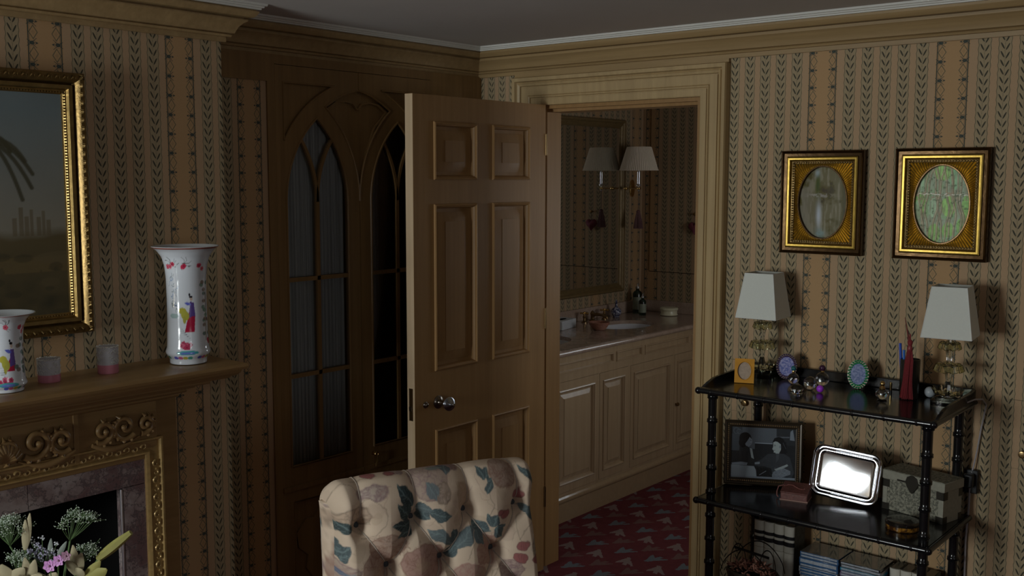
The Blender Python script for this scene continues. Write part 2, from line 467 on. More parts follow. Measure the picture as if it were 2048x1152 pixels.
M['paperB'] = wallpaper('wallpaper_breast', 'y', 1.454, 0.440)
M['paperC'] = wallpaper('wallpaper_alcove', 'y', 2.283, 0.440)
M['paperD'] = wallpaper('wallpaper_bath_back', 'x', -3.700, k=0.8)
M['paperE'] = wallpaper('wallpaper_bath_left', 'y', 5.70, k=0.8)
def cutlines(mat): pass

# ------------------------------------------------------------------ setting: shell
X_AL, X_BR, Y_A, Y_BR = -3.18, -3.0, 3.60, 2.105
XR, YN = 2.3, -2.2
BX0, BX1, BY1 = -3.72, -0.6, 5.83
OX0, OX1, OZ = -2.835, -2.035, 2.065
struct(MB().box(-3.9, XR, YN-0.12, 6.0, -0.05, 0).build('floor', M['carpet']), 'crimson carpet with scattered moth shaped sprigs')
struct(MB().box(-3.9, XR, YN-0.12, 6.0, CEIL, CEIL+0.06).build('ceiling', M['ceil']), 'grey white plaster ceiling')
mb = MB(); mb.plate([[(-3.84, 0), (OX0-0.001, 0), (OX0-0.001, OZ), (OX1+0.001, OZ), (OX1+0.001, 0), (XR, 0), (XR, CEIL), (-3.84, CEIL)]], -0.12, 0, PA(Y_A))
struct(mb.build('wall_back', M['paperA'], smooth=0), 'wall papered in striped leaf wallpaper with the bathroom doorway')
struct(MB().box(X_BR-0.6, X_BR, -0.35, Y_BR, 0.85, CEIL).box(X_BR-0.6, X_BR, 1.70, Y_BR, 0, 0.85).box(X_BR-0.6, X_BR, -0.35, 0.20, 0, 0.85).box(X_BR-0.6, X_BR-0.4, 0.20, 1.70, 0, 0.85).build('wall_left', M['paperB'], smooth=0), 'papered chimney breast')
struct(MB().box(-3.84, X_BR-0.6, YN, 3.6, 0, CEIL).box(X_BR-0.6, X_AL, YN, -0.35, 0, CEIL).build('wall_alcove', M['paperC'], smooth=0))
mb = MB(); mb.plate([rect(-3.84, XR, 0, CEIL), rect(-2.98, -1.92, 0.89, 2.05)], 0, 0.12, PA(YN))
struct(mb.build('wall_front', M['paperA'], smooth=0))
mb = MB(); mb.plate([rect(YN, 3.72, 0, CEIL), rect(-0.36, 0.76, 0.89, 2.01)], 0, 0.12, PB(XR))
struct(mb.build('wall_right', M['paperB'], smooth=0))
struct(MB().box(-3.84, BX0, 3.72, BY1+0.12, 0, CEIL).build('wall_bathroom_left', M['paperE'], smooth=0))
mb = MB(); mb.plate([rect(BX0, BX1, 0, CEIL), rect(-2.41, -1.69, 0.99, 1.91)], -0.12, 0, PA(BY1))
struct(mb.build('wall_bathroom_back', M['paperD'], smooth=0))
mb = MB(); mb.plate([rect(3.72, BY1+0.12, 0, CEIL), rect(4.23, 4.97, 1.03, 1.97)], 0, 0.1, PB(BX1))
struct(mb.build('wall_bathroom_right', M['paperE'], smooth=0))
def window(i, Mx, u0, u1, v0, v1, nu, nv):
    w = thing('window_%d' % i, None, None, Mx((u0+u1)/2, v0, 0), kind='structure')
    f = MB(); f.plate([rect(u0, u1, v0, v1), rect(u0+0.05, u1-0.05, v0+0.05, v1-0.05)], -0.03, 0.03, Mx)
    for k in range(1, nu): x = u0+(u1-u0)*k/nu; f.mbox(Mx, x-0.012, x+0.012, v0+0.05, v1-0.05, -0.015, 0.015)
    for k in range(1, nv): z = v0+(v1-v0)*k/nv; f.mbox(Mx, u0+0.05, u1-0.05, z-0.012, z+0.012, -0.015, 0.015)
    f.build('window_frame', M['white'], w, True)
    MB().mbox(Mx, u0+0.04, u1-0.04, v0+0.04, v1-0.04, -0.002, 0.002).build('window_pane', M['pane'], w, True)
window(1, PA(YN-0.03), -2.98, -1.92, 0.89, 2.05, 2, 2)
window(2, PB(XR+0.03), -0.36, 0.76, 0.89, 2.01, 2, 2)  # unseen window added to carry the side fill light
window(3, PA(BY1+0.04), -2.41, -1.69, 0.99, 1.91, 2, 2)

window(4, PB(BX1+0.04), 4.23, 4.97, 1.03, 1.97, 2, 2)  # window invented to carry the bathroom side fill

# cornice, one continuous run round the main room
wp = [(0, 2.200), (0.013, 2.200), (0.013, 2.2155), (0.024, 2.2165), (0.028, 2.223), (0.024, 2.2265), (0.033, 2.228), (0.036, 2.236), (0.043, 2.250), (0.054, 2.262), (0.064, 2.268), (0.064, 2.273), (0.055, 2.2745), (0.055, 2.279), (0.079, 2.281), (0.086, 2.288), (0.091, 2.297), (0.091, 2.301), (0.084, 2.302), (0.084, 2.306), (0, 2.306)]
cp = [(XR, Y_A), (X_AL, Y_A), (X_AL, Y_BR), (X_BR, Y_BR), (X_BR, -0.35), (X_AL, -0.35), (X_AL, YN), (XR, YN)]
struct(MB().mould(cp, wp, PZ(), closed=True).build('trim_1', M['trim'], smooth=18), 'pickled pine cornice below the ceiling')
wc = [(0, 2.306), (0.096, 2.306), (0.097, 2.311), (0.102, 2.312), (0.104, 2.317), (0.110, 2.318), (0.112, 2.3255), (0, 2.3255)]
struct(MB().mould(cp, wc, PZ(), closed=True).build('trim_2', M['white'], smooth=25), 'white plaster moulding between cornice and ceiling')
# door architrave
ap = [(0, 0.0), (0, 0.012), (-0.004, 0.014), (-0.028, 0.015), (-0.029, 0.010), (-0.032, 0.010), (-0.034, 0.017), (-0.040, 0.019), (-0.042, 0.014), (-0.044, 0.017), (-0.078, 0.020), (-0.079, 0.014), (-0.082, 0.014), (-0.084, 0.023), (-0.094, 0.027), (-0.096, 0.021), (-0.100, 0.024), (-0.104, 0.036), (-0.118, 0.038), (-0.121, 0.030), (-0.121, 0)]
ap = [(-a, w) for a, w in ap][::-1]
pth = [(OX0, 0), (OX0, OZ), (OX1, OZ), (OX1, 0)]
struct(MB().mould(pth, ap, PA(Y_A), closed=False).build('trim_3', M['trimv'], smooth=15), 'moulded pine architrave round the bathroom doorway')
mb = MB(); mb.mould([(OX0, 0), (OX0, OZ), (OX1, OZ), (OX1, 0)], [(-0.001, -0.13), (-0.001, 0.001), (-0.016, 0.001), (-0.016, -0.028), (-0.028, -0.030), (-0.028, -0.13)], PA(Y_A), closed=False)
struct(mb.build('trim_4', M['doorw'], smooth=25), 'pine lining of the bathroom doorway')  # same wood as the architrave, coloured darker to stand for shade

struct(MB().box(OX0-0.121, OX1+0.121, Y_A-0.014, Y_A, OZ+0.119, 2.2005).build('trim_5', M['trim'], smooth=0), 'pine fascia between architrave and cornice')
# ------------------------------------------------------------------ six panel door, opened into the room
def raised(mb, Mx, r, wback, bev=0.034, md=0.013):
    u0, u1, v0, v1 = r
    mb.mould(rect(*r), [(-0.003, 0.0), (-0.002, 0.006), (0.003, 0.0085), (0.006, 0.006), (0.0065, 0.003), (0.010, 0.001), (md, -0.007), (md+0.001, wback)], Mx)
    a = md; b_ = md+bev*0.55; c = md+bev*0.55+bev
    g = [(u0+a, v0+a, u1-a, v1-a, wback), (u0+b_*0.9, v0+b_*0.9, u1-b_*0.9, v1-b_*0.9, wback), (u0+b_*0.9, v0+b_*0.9, u1-b_*0.9, v1-b_*0.9, wback+0.002), (u0+c, v0+c, u1-c, v1-c, wback+0.010), (u0+c, v0+c, u1-c, v1-c, wback+0.0125)]
    V = []; F = []
    for (x0, z0, x1, z1, w) in g: V += [Mx(x0, z0, w), Mx(x1, z0, w), Mx(x1, z1, w), Mx(x0, z1, w)]
    for k in range(len(g)-1):
        for i in range(4): F.append((4*k+i, 4*k+(i+1) % 4, 4*k+4+(i+1) % 4, 4*k+4+i))
    F.append((4*len(g)-4, 4*len(g)-3, 4*len(g)-2, 4*len(g)-1)); mb.add(V, F)
DX = -2.77; dy = lambda s: 2.77+s
door = thing('door_1', 'pine six panel door standing wide open, hinged left of the bathroom doorway', None, (DX-0.02, 3.57, 0), kind='structure')
pr = [(c0, c1, r0, r1) for (r0, r1) in ((1.748, 1.962), (1.012, 1.650), (0.22, 0.775)) for (c0, c1) in ((2.882, 3.122), (3.222, 3.458))]
mb = MB(); mb.plate([rect(2.77, 3.57, 0.012, 2.063)]+[rect(*p) for p in pr], -0.040, 0, PB(DX))
mb.build('door_leaf', M['doorw'], door, True, smooth=0)
for p in pr:
    q = MB(); raised(q, PB(DX), p, -0.016); q.mbox(PB(DX), p[0], p[1], p[2], p[3], -0.032, -0.0165); q.build('door_panel', M['doorw'], door, True, smooth=20)
Rx = Matrix.Translation((DX, 2.77+0.127, 0.885)) @ Matrix.Rotation(PI/2, 4, 'Y')
kb = MB(); kb.lathe([(0.026, 0.0), (0.0265, 0.003), (0.022, 0.008), (0.012, 0.011), (0.009, 0.018), (0.009, 0.034), (0.013, 0.038), (0.013, 0.041)], n=28); kb.xf(Rx)
kn = kb.build('door_rose', M['bronze'], door, True)
kb = MB(); pf = [(0.010, 0.040)]
for i in range(33):
    t = i/32; pf.append((0.026*math.sin(PI*(0.13+0.83*t))+0.0009*math.cos(i*PI), 0.040+0.044*t))
kb.lathe(pf, n=36); kb.xf(Rx); kb.build('door_knob', plain('ribbed_blued_steel', (0.42, 0.44, 0.48), 0.2, 1.0), kn, True, smooth=60)
kb = MB(); kb.lathe([(0.013, 0), (0.013, 0.002), (0.009, 0.005), (0.009, 0.009), (0.006, 0.012), (0.001, 0.013)], n=20); kb.xf(Matrix.Translation((DX, 2.77+0.056, 0.885)) @ Matrix.Rotation(PI/2, 4, 'Y')); kb.build('keyhole_cover', M['bronze'], door, True)
kb = MB(); kb.box(DX-0.030, DX-0.010, 2.7685, 2.772, 0.83, 0.955); MB().box(DX-0.0395, DX-0.0005, 2.7692, 2.7702, 0.013, 2.062).build('door_edge', wood('pale_edge', (0.50, 0.36, 0.22), (0.62, 0.47, 0.31), 'z', 0.5), door, True, smooth=0); lp = kb.build('lock_plate', M['dbrass'], door, True)  # thin strip of paler wood colour on the leading edge
MB().box(DX-0.027, DX-0.013, 2.764, 2.771, 0.868, 0.885).build('latch', M['bronze'], lp, True)
for z in (0.3, 1.1, 1.85): MB().lathe([(0.006, 0), (0.006, 0.09)], (DX+0.001, 3.574, z), 12).build('hinge', M['dbrass'], door, True)

# ------------------------------------------------------------------ gothic cupboard in the alcove
def cupboard():
    S = 2.857; B = PB(X_AL+0.020)
    root = thing('gothic_cupboard', 'built-in pine cupboard with two gothic-arched glazed doors, in the alcove beside the chimney breast', 'cupboard', (X_AL-0.15, S, 0))
    f = MB(); f.plate([rect(Y_BR+0.002, 3.598, 0.001, 2.203), rect(2.1055+0.012, 2.412, 0.12, 2.104), rect(2.4465, 3.2675, 0.03, 2.169)], -0.020, 0.004, PB(X_AL+0.016))
    f.build('face_frame', M['cup'], root, True, smooth=0)
    MB().mbox(PB(X_AL), Y_BR+0.004, 2.43, 0.10, 2.12, 0.0, 0.012).build('papered_panel', M['paperC'], root, True, smooth=0)
    MB().box(X_AL-0.36, X_AL-0.001, Y_BR+0.003, Y_BR+0.02, 0, 2.30).box(X_AL-0.36, X_AL-0.001, 3.58, 3.597, 0, 2.30).box(X_AL-0.38, X_AL-0.36, Y_BR+0.003, 3.597, 0, 2.30).build('carcass', M['cup'], root, True, smooth=0)
    a, Rr, zs = 0.153, 0.411, 1.66
    glassz = 0.642
    crt, cb = newmat('grey_curtain', 0.9, 0, 0.2); p, x, y, z = npos(); setcol(cb, nmix(nnoise(90, 3, ncomb(x, y*1.0, z*0.05)), (0.46, 0.47, 0.44), (0.70, 0.70, 0.66)))
    for side in (-1, 1):
        T = (lambda u: u) if side < 0 else (lambda u: 2*S-u)
        L = lambda pts: [(T(u), v) for u, v in pts] if side < 0 else [(T(u), v) for u, v in pts][::-1]
        c = 2.643
        rarc = [(u, v) for u, v in arc(c+a-Rr, zs, Rr, 0, math.degrees(math.acos((Rr-a)/Rr)), 18)]
        larc = [(2*c-u, v) for u, v in rarc][::-1]
        hole = [(c-a, glassz), (c+a, glassz)]+rarc+larc[1:]
        kl = [(c+a-Rr+0.472*math.cos(t), zs+0.472*math.sin(t)) for t in np.linspace(0.0, math.asin(0.365/0.472), 14)]
        kl = [(min(u, S-0.0012), v) for u, v in kl]
        ku = [(kl[-1][0]+(S-0.0012-kl[-1][0])*t, 2.025+0.072*t+0.012*math.sin(PI*t)) for t in np.linspace(0, 1, 8)][1:]
        outer = [(2.447, 0.032), (S-0.0012, 0.032)]+kl+ku+[(S-0.0012, 2.167), (2.447, 2.167)]
        sp_ = [(c-a+Rr-0.475*math.cos(t), zs+0.475*math.sin(t)) for t in np.linspace(math.asin(0.23/0.475), math.asin(0.445/0.475), 10)]
        spand = [(2.484, 1.89)]+sp_[1:]+[(2.484, zs+0.445)]
        low = [(2.500, 0.13), (c+0.165, 0.13), (c+0.165, 0.50), (2.500, 0.50)]
        d = MB(); d.plate([L(outer), L(hole), L(spand), L(low)], -0.022, 0, B)
        # beads round each opening
        for lp_, rr in ((hole, 0.0050), (spand, 0.004), (low, 0.005)):
            P3 = [B(T(u), v, 0.0) for u, v in lp_]; d.tube(P3+[P3[0], P3[1]], rr, 6)
        P3 = [B(T(u), v, 0.0) for u, v in kl+ku]; d.tube(P3, 0.0045, 6)
        d.mbox(B, min(T(2.447), T(S-0.0012)), max(T(2.447), T(S-0.0012)), 0.548, 0.566, 0, 0.007)
        dr = d.build('cupboard_door', M['cup'], root, True, smooth=30)
        b = MB()
        MB().plate([L(spand)], -0.019, -0.014, B).build('recessed_panel', M['cup'], dr, True, smooth=20)
        for q0, q1 in zip((kl+ku)[:-1], (kl+ku)[1:]):
            if q1[1] > q0[1]+1e-5: b.add([B(T(u), v, -0.015) for u, v in (q0, (S, q0[1]), (S, q1[1]), q1)], [(0, 1, 2, 3)])
        # cusps inside the kite: two foils meeting in a point
        cus = [(2.700, 2.020)]+[(2.705+0.145*t, 2.046-0.004*t+0.018*math.sin(PI*t)) for t in np.linspace(0, 1, 8)]+[(S-0.002, 2.028), (S-0.002, 2.075), (2.78, 2.055)]
        b.ribbon([(T(u), v) for u, v in [(2.703, 2.020), (2.745, 2.046), (2.795, 2.052), (2.835, 2.045), (S-0.002, 2.022)]], 0.006, -0.014, -0.004, B)
        b.ribbon([(T(u), v) for u, v in [(S-0.03, 1.80), (S-0.055, 1.87), (S-0.082, 1.94), (S-0.095, 1.96), (S-0.128, 1.99), (2.70, 2.02)]], 0.006, -0.014, -0.004, B)
        b.build('recessed_panel', M['cup'], dr, True, smooth=20); b = MB(); b.plate([L(low)], -0.021, -0.016, B)
        tref = [(T(c), 0.155), (T(c+0.05), 0.17), (T(c+0.085), 0.22), (T(c+0.075), 0.27), (T(c+0.12), 0.31), (T(c+0.13), 0.37), (T(c+0.08), 0.42), (T(c+0.045), 0.415), (T(c), 0.47), (T(c-0.045), 0.415), (T(c-0.08), 0.42), (T(c-0.13), 0.37), (T(c-0.12), 0.31), (T(c-0.075), 0.27), (T(c-0.085), 0.22), (T(c-0.05), 0.17)]
        b.plate([tref], -0.016, -0.008, B)
        b.build('recessed_panel', M['cup'], dr, True, smooth=20)
        g = MB(); g.ribbon([(T(c), glassz), (T(c), zs+0.002)], 0.016, -0.018, -0.003, B)
        for z in (0.993, 1.365): g.ribbon([(T(c)-a, z), (T(c)+a, z)], 0.016, -0.018, -0.003, B)
        br = [(c-Rr+Rr*math.cos(t), zs+Rr*math.sin(t)) for t in np.linspace(0, math.acos(0.3345/0.411), 12)]
        for fx in (1, -1): g.ribbon([(T(c+fx*(u-c)), v) for u, v in br], 0.012, -0.018, -0.003, B)
        g.build('glazing_bars', M['cup'], dr, True, smooth=30)
        gl = MB(); gl.plate([L(hole)], -0.013, -0.011, B); gl.build('glass', M['pane'], dr, True, smooth=0)
        n = 260; uu = np.linspace(c-a-0.012, c+a+0.012, n); vv = np.linspace(0.60, 2.02, 24)
        U, Vv = np.meshgrid(uu, vv); ph = U*2*PI
        w = -0.052+0.009*np.sin(ph/0.021+1.3*np.sin(ph/0.13))+0.004*np.sin(ph/0.0091+Vv*1.3)
        Pg = np.stack([X_AL+0.020+w, (U if side < 0 else 2*S-U), Vv], -1)
        grid('curtain', Pg, crt, dr, True)
        if side > 0:
            k = MB(); k.tube([B(2.912, 0.612, 0), B(2.912, 0.612, 0.022)], 0.0025, 8)
            k.lathe([(0.007, 0), (0.008, 0.001), (0.004, 0.003)], (0, 0, 0), 12); nst = len(k.V)-36
            k.xf(Matrix.Translation(B(2.912, 0.612, 0)) @ Matrix.Rotation(PI/2, 4, 'Y'), nst)
            k.tube([Vector(B(2.912, 0.612, 0.022))+Vector((0, 0.009*math.sin(t), 0.009*math.cos(t))) for t in np.linspace(0, 2*PI, 14)], 0.002, 6)
            k.tube([B(2.912, 0.605, 0.02), B(2.914, 0.585, 0.02), B(2.911, 0.560, 0.018)], 0.0035, 8)
            k.build('key', M['brass'], dr, True)
cupboard()

# ------------------------------------------------------------------ fireplace
def scroll(mb, Mx, cu, cv, s, flip=1, w=0.0):
    def spiral(c, r0, turns, a0, k=34, hand=1):
        return [(c[0]+hand*r0*(1-0.86*i/(k-1))*math.cos(a0+turns*2*PI*i/(k-1)), c[1]+r0*(1-0.86*i/(k-1))*math.sin(a0+turns*2*PI*i/(k-1))) for i in range(k)]
    for (ox, oy, r, tn, a0, hd) in ((-0.050, 0.006, 0.036, 1.35, -2.2, 1), (0.018, 0.010, 0.042, 1.35, -2.4, -1), (0.085, 0.006, 0.030, 1.3, -2.0, 1)):
        P2 = spiral((cu+flip*ox*s, cv+oy*s), r*s, tn, a0, hand=hd*flip)
        n = len(P2); mb.tube([Mx(p[0], p[1], w+0.006+0.010*i/n) for i, p in enumerate(P2)], [0.0095*s*(1-0.45*i/n) for i in range(n)], 8)
        mb.sph(Mx(P2[-1][0], P2[-1][1], w+0.016), 0.009*s, 10, 6)
        for t in range(7):      # leaf lobes on the outer curve
            q = P2[2+t*2]; ang = math.atan2(q[1]-(cv+oy*s), q[0]-(cu+flip*ox*s))
            e = (q[0]+0.017*s*math.cos(ang+0.6*flip), q[1]+0.017*s*math.sin(ang+0.6*flip))
            mb.tube([Mx(q[0], q[1], w+0.006), Mx((q[0]+e[0])/2, (q[1]+e[1])/2, w+0.014), Mx(e[0], e[1], w+0.004)], [0.006*s, 0.005*s, 0.0015*s], 6)
    P2 = [(cu+flip*s*(-0.085+0.15*t), cv+s*(-0.028-0.022*math.sin(PI*t))) for t in np.linspace(0, 1, 14)]
    mb.tube([Mx(p[0], p[1], w+0.008) for p in P2], [0.003*s+0.007*s*math.sin(PI*min(1, t+0.15)) for t in np.linspace(0, 1, 14)], 8)
def fireplace():
    B = PB(X_BR)
    root = thing('fireplace_surround', 'carved pine chimneypiece with mantel shelf, gilt moulding and pink marble slips', 'fireplace', (X_BR+0.03, 0.95, 0))
    Y1, Y0 = 1.800, 0.10        # frieze ends; the whole is symmetrical about y = 0.95
    # mantel shelf
    sh = [(-0.0, 1.122), (0.235, 1.122), (0.240, 1.128), (0.252, 1.131), (0.262, 1.140), (0.266, 1.150), (0.278, 1.152), (0.281, 1.160), (0.278, 1.169), (0.270, 1.171), (0.0, 1.171)]
    mb = MB(); mb.mould([(X_BR, 1.975), (X_BR+0.0, 1.975), (X_BR, -0.075)][1:], sh, lambda u, v, w: (2*X_BR-u, v, w), closed=False)
    mb = MB(); V = []
    ends = ((1.98, 1), (-0.08, -1)); m = len(sh)
    for yy, sg in ends:
        for a, z in sh: V.append((X_BR+a, yy - sg*(0.281-max(a, 0.235))*0.9 if a > 0.1 else yy-sg*(0.281-0.235 if z < 1.13 else 0.0), z))
    mb.add(V, [(k, k+1, m+k+1, m+k) for k in range(m-1)]+[tuple(range(m)), tuple(range(m, 2*m)), (m-1, 0, m, 2*m-1)])
    mb.build('mantel_shelf', M['mant'], root, True, smooth=25)
    # bed moulding under the shelf
    bm_ = MB(); bm_.mould([(Y1+0.085, 0), (Y0-0.085, 0)], [(0, 0)]*2, B, closed=False) if False else None
    mb = MB()
    for a, z0, z1, e in ((0.045, 1.045, 1.062, 0.0), (0.075, 1.062, 1.080, 0.010), (0.110, 1.080, 1.098, 0.020), (0.170, 1.098, 1.123, 0.035)):
        mb.box(X_BR, X_BR+a, 0.02-e, 1.882+e, z0, z1)
    mb.build('bed_moulding', M['mant'], root, True, bevel=0.006, smooth=30)
    # wooden ground
    mb = MB(); mb.plate([[(0.03, 0.0), (0.14, 0.0), (0.14, 0.86), (1.76, 0.86), (1.76, 0), (1.878, 0), (1.878, 1.05), (0.03, 1.05)]], 0.0, 0.024, B)
    mb.mbox(B, 0.10, 1.80, 0.898, 1.046, 0.02, 0.036); mb.mbox(B, 0.33, 0.355, 0.898, 1.046, 0.03, 0.040)
    for y in (1.530, 0.37): mb.mbox(B, y-0.008, y+0.008, 0.898, 1.046, 0.03, 0.041)
    mb.build('panelling', M['mant'], root, True, smooth=0, bevel=0.002)
    for cu, fl, s in ((1.665, 1, 1.05), (1.425, -1, 1.15), (0.235, -1, 1.05), (0.475, 1, 1.15)):
        q = MB(); scroll(q, B, cu, 0.972, s, fl, 0.036); q.build('carved_scroll', M['goldd'] if False else M['mant'], root, True, smooth=60)
    for sgn in (1, -1):                            # shells beside the centre panel
        q = MB()
        for i in range(11):
            t = PI*0.1+PI*0.8*i/10; c0 = (0.95+sgn*0.36, 0.945)
            q.tube([B(c0[0], c0[1], 0.045), B(c0[0]+0.028*math.cos(t), c0[1]+0.032*math.sin(t), 0.062), B(c0[0]+0.05*math.cos(t), c0[1]+0.055*math.sin(t), 0.044)], [0.003, 0.007, 0.0085], 7)
        q.build('carved_shell', M['mant'], root, True, smooth=60)
    # gilt carved moulding round the marble
    mb = MB(); mb.mould([(1.765, 0), (1.765, 0.878), (0.135, 0.878), (0.135, 0)], [(0.004, 0.020), (0.0, 0.034), (-0.006, 0.038), (-0.012, 0.030), (-0.030, 0.036), (-0.040, 0.034), (-0.044, 0.044), (-0.050, 0.044), (-0.050, 0.018)], B, closed=False)
    for (x0, z0, x1, z1) in ((1.790, 0.02, 1.790, 0.86), (1.76, 0.902, 0.14, 0.902), (0.11, 0.86, 0.11, 0.02)):
        L = math.hypot(x1-x0, z1-z0); n = int(L/0.028); dx, dz = (x1-x0)/L, (z1-z0)/L
        for i in range(n):
            c = (x0+dx*(i+0.5)*L/n, z0+dz*(i+0.5)*L/n); sd = 1 if i % 2 else -1; pts = []
            for k in range(9):
                t = k/8*1.5*PI; r = 0.0105*(1-0.55*k/8); pts.append((c[0]+dx*(r*math.cos(t)-0.004)-sd*dz*r*math.sin(t), c[1]+dz*(r*math.cos(t)-0.004)+sd*dx*r*math.sin(t)))
            mb.tube([B(p[0], p[1], 0.038) for p in pts], [0.0042-0.0003*k for k in range(9)], 6)
    mb.build('gilt_moulding', plain('worn_gilt', (0.42, 0.28, 0.11), 0.38, 0.35, var=0.4, scale=60), root, True, smooth=50)
    # marble slips
    mb = MB(); mb.mbox(B, 1.685, 1.770, 0.0, 0.780, -0.02, 0.022); mb.mbox(B, 0.13, 0.215, 0.0, 0.780, -0.02, 0.022)
    for a, b_ in ((0.13, 0.56), (0.561, 0.96), (0.961, 1.385), (1.386, 1.770)): mb.mbox(B, a, b_, 0.782, 0.880, -0.02, 0.022)
    mb.build('marble_slips', M['marble'], root, True, smooth=0, bevel=0.001)
    for ye in (1.680, 0.220): MB().tube([B(ye, 0, 0.018), B(ye, 0.778, 0.018)], 0.0052, 10).build('steel_edge', M['steel'], root, True)
    MB().box(X_BR-0.38, X_BR-0.37, 0.205, 1.695, 0.0, 0.845).box(X_BR-0.38, X_BR-0.021, 1.690, 1.695, 0, 0.845).box(X_BR-0.38, X_BR-0.021, 0.205, 0.21, 0, 0.845).box(X_BR-0.38, X_BR-0.021, 0.205, 1.695, 0.835, 0.845).build('firebox', M['blackm'], root, True, smooth=0)
fireplace()

# ------------------------------------------------------------------ large painting over the mantel
def painting():
    B = PB(X_BR+0.002); y1, y0, z0, z1 = 1.603, 0.15, 1.290, 2.055
    root = thing('framed_painting', 'landscape painting of palms and ruins in a wide gilt frame above the mantel', 'painting', (X_BR+0.03, (y0+y1)/2, z0))
    fw = 0.062
    pr_ = [(0, 0), (0.0, 0.034), (0.004, 0.040), (0.018, 0.042), (0.026, 0.034), (0.030, 0.020), (0.032, 0.018), (0.036, 0.030), (0.046, 0.027), (0.050, 0.018), (0.054, 0.018), (0.058, 0.012), (0.062, 0.010), (0.062, 0)]
    MB().mould(rect(y0, y1, z0, z1), pr_[:6]+[(0.030, 0)], B).build('frame', M['golda'], root, True, smooth=30)
    MB().mould(rect(y0, y1, z0, z1), [(0.030, 0)]+pr_[5:], B).build('inner_frame', plain('bright_gilt', (0.30, 0.20, 0.07), 0.30, 0.9, var=0.5, scale=45, bs=0.5), root, True, smooth=30)
    q = MB()
    for (a, b_, hor) in ((y0, y1, 1), (z0, z1, 0)):
        n = int((b_-a-0.11)/0.0085)
        for i in range(n):
            t = a+0.056+(i+0.5)*(b_-a-0.112)/n
            for e in ((z0+0.056, z1-0.056) if hor else (y0+0.056, y1-0.056)):
                q.sph(B(t, e, 0.0155) if hor else B(e, t, 0.0155), 0.0034, 6, 4)
    q.build('beading', M['golda'], root, True)
    q = MB()
    for (a, b_, hor) in ((y0, y1, 1), (z0, z1, 0)):
        n = int((b_-a)/0.024)
        for i in range(n):
            t = a+(i+0.5)*(b_-a)/n
            for e, sg in (((z0+0.012, 1), (z1-0.012, -1)) if hor else ((y0+0.012, 1), (y1-0.012, -1))):
                for k in (-1, 0, 1):
                    p0 = (t, e-0.006*sg) if hor else (e-0.006*sg, t); p1 = (t+k*0.008, e+0.008*sg) if hor else (e+0.008*sg, t+k*0.008)
                    q.tube([B(*p0, 0.040), B((p0[0]+p1[0])/2, (p0[1]+p1[1])/2, 0.0455), B(*p1, 0.038)], [0.002, 0.0035, 0.0015], 5)
    q.build('leaf_ornament', M['golda'], root, True, smooth=60)
    u0, u1, v0, v1 = y0+0.058, y1-0.058, z0+0.058, z1-0.058
    C = Canvas(u0, u1, v0, v1, 420, 300, (0, 0, 0)); t = (C.v-v0)/(v1-v0)
    f1 = fbm(t.shape, (5, 8), 3); f2 = fbm(t.shape, (14, 22), 5)
    sky = np.array([0.16, 0.20, 0.21]); haze = np.array([0.24, 0.225, 0.18]); gr = np.array([0.11, 0.085, 0.04]); dk = np.array([0.045, 0.04, 0.022])
    k = np.clip((t-0.42)/0.5, 0, 1)[..., None]; C.c = haze*(1-k)+sky*k
    C.c *= (0.92+0.16*f1)[..., None]
    C.mix(np.clip((0.40+0.10*(f1-0.5)-t)/0.05, 0, 1), gr); C.mix(np.clip((0.33-t)/0.3, 0, 1)*f2*1.3, dk)
    C.mix(((t > 0.20) & (t < 0.27) & (f2 > 0.45)).astype(float)*0.5, (0.17, 0.12, 0.05))
    for x, h in ((1.49, 0.020), (1.475, 0.045), (1.46, 0.028), (1.44, 0.050), (1.425, 0.03), (1.41, 0.055), (1.39, 0.025)):
        C.poly(rect(x-0.006, x+0.006, v0+0.235, v0+0.262+h), (0.13, 0.10, 0.055), 0.7)
    for bx, bz in ((1.335, v0+0.50), (0.55, v0+0.46), (0.70, v0+0.53)):
        C.line([(bx, bz), (bx-0.02, v0+0.15)], 0.010, (0.05, 0.035, 0.02))
        for i in range(11):
            a0 = PI*(-0.25+1.5*i/10); pts = [(bx+0.115*s*math.cos(a0), bz+0.085*s*math.sin(a0)-0.10*s*s) for s in np.linspace(0, 1, 8)]
            C.line(pts, 0.012, (0.055, 0.05, 0.025), 0.9)
    C.ell(1.30, v0+0.24, 0.045, 0.035, dk); C.ell(0.8, v0+0.27, 0.13, 0.05, dk); C.ell(1.53, v0+0.17, 0.09, 0.018, (0.13, 0.10, 0.05), a=0.7)
    for i in range(60):
        C.ell(u0+random.random()*(u1-u0), v0+random.random()*0.22, 0.01+0.02*random.random(), 0.004+0.01*random.random(), dk if i % 2 else (0.12, 0.09, 0.045), a=0.5)
    Pg = np.stack([np.full(C.u.shape, X_BR+0.010), C.u, C.v], -1)
    grid('canvas', Pg, painted('oil_paint', 0.45, 0.4), root, True, C.c)
painting()

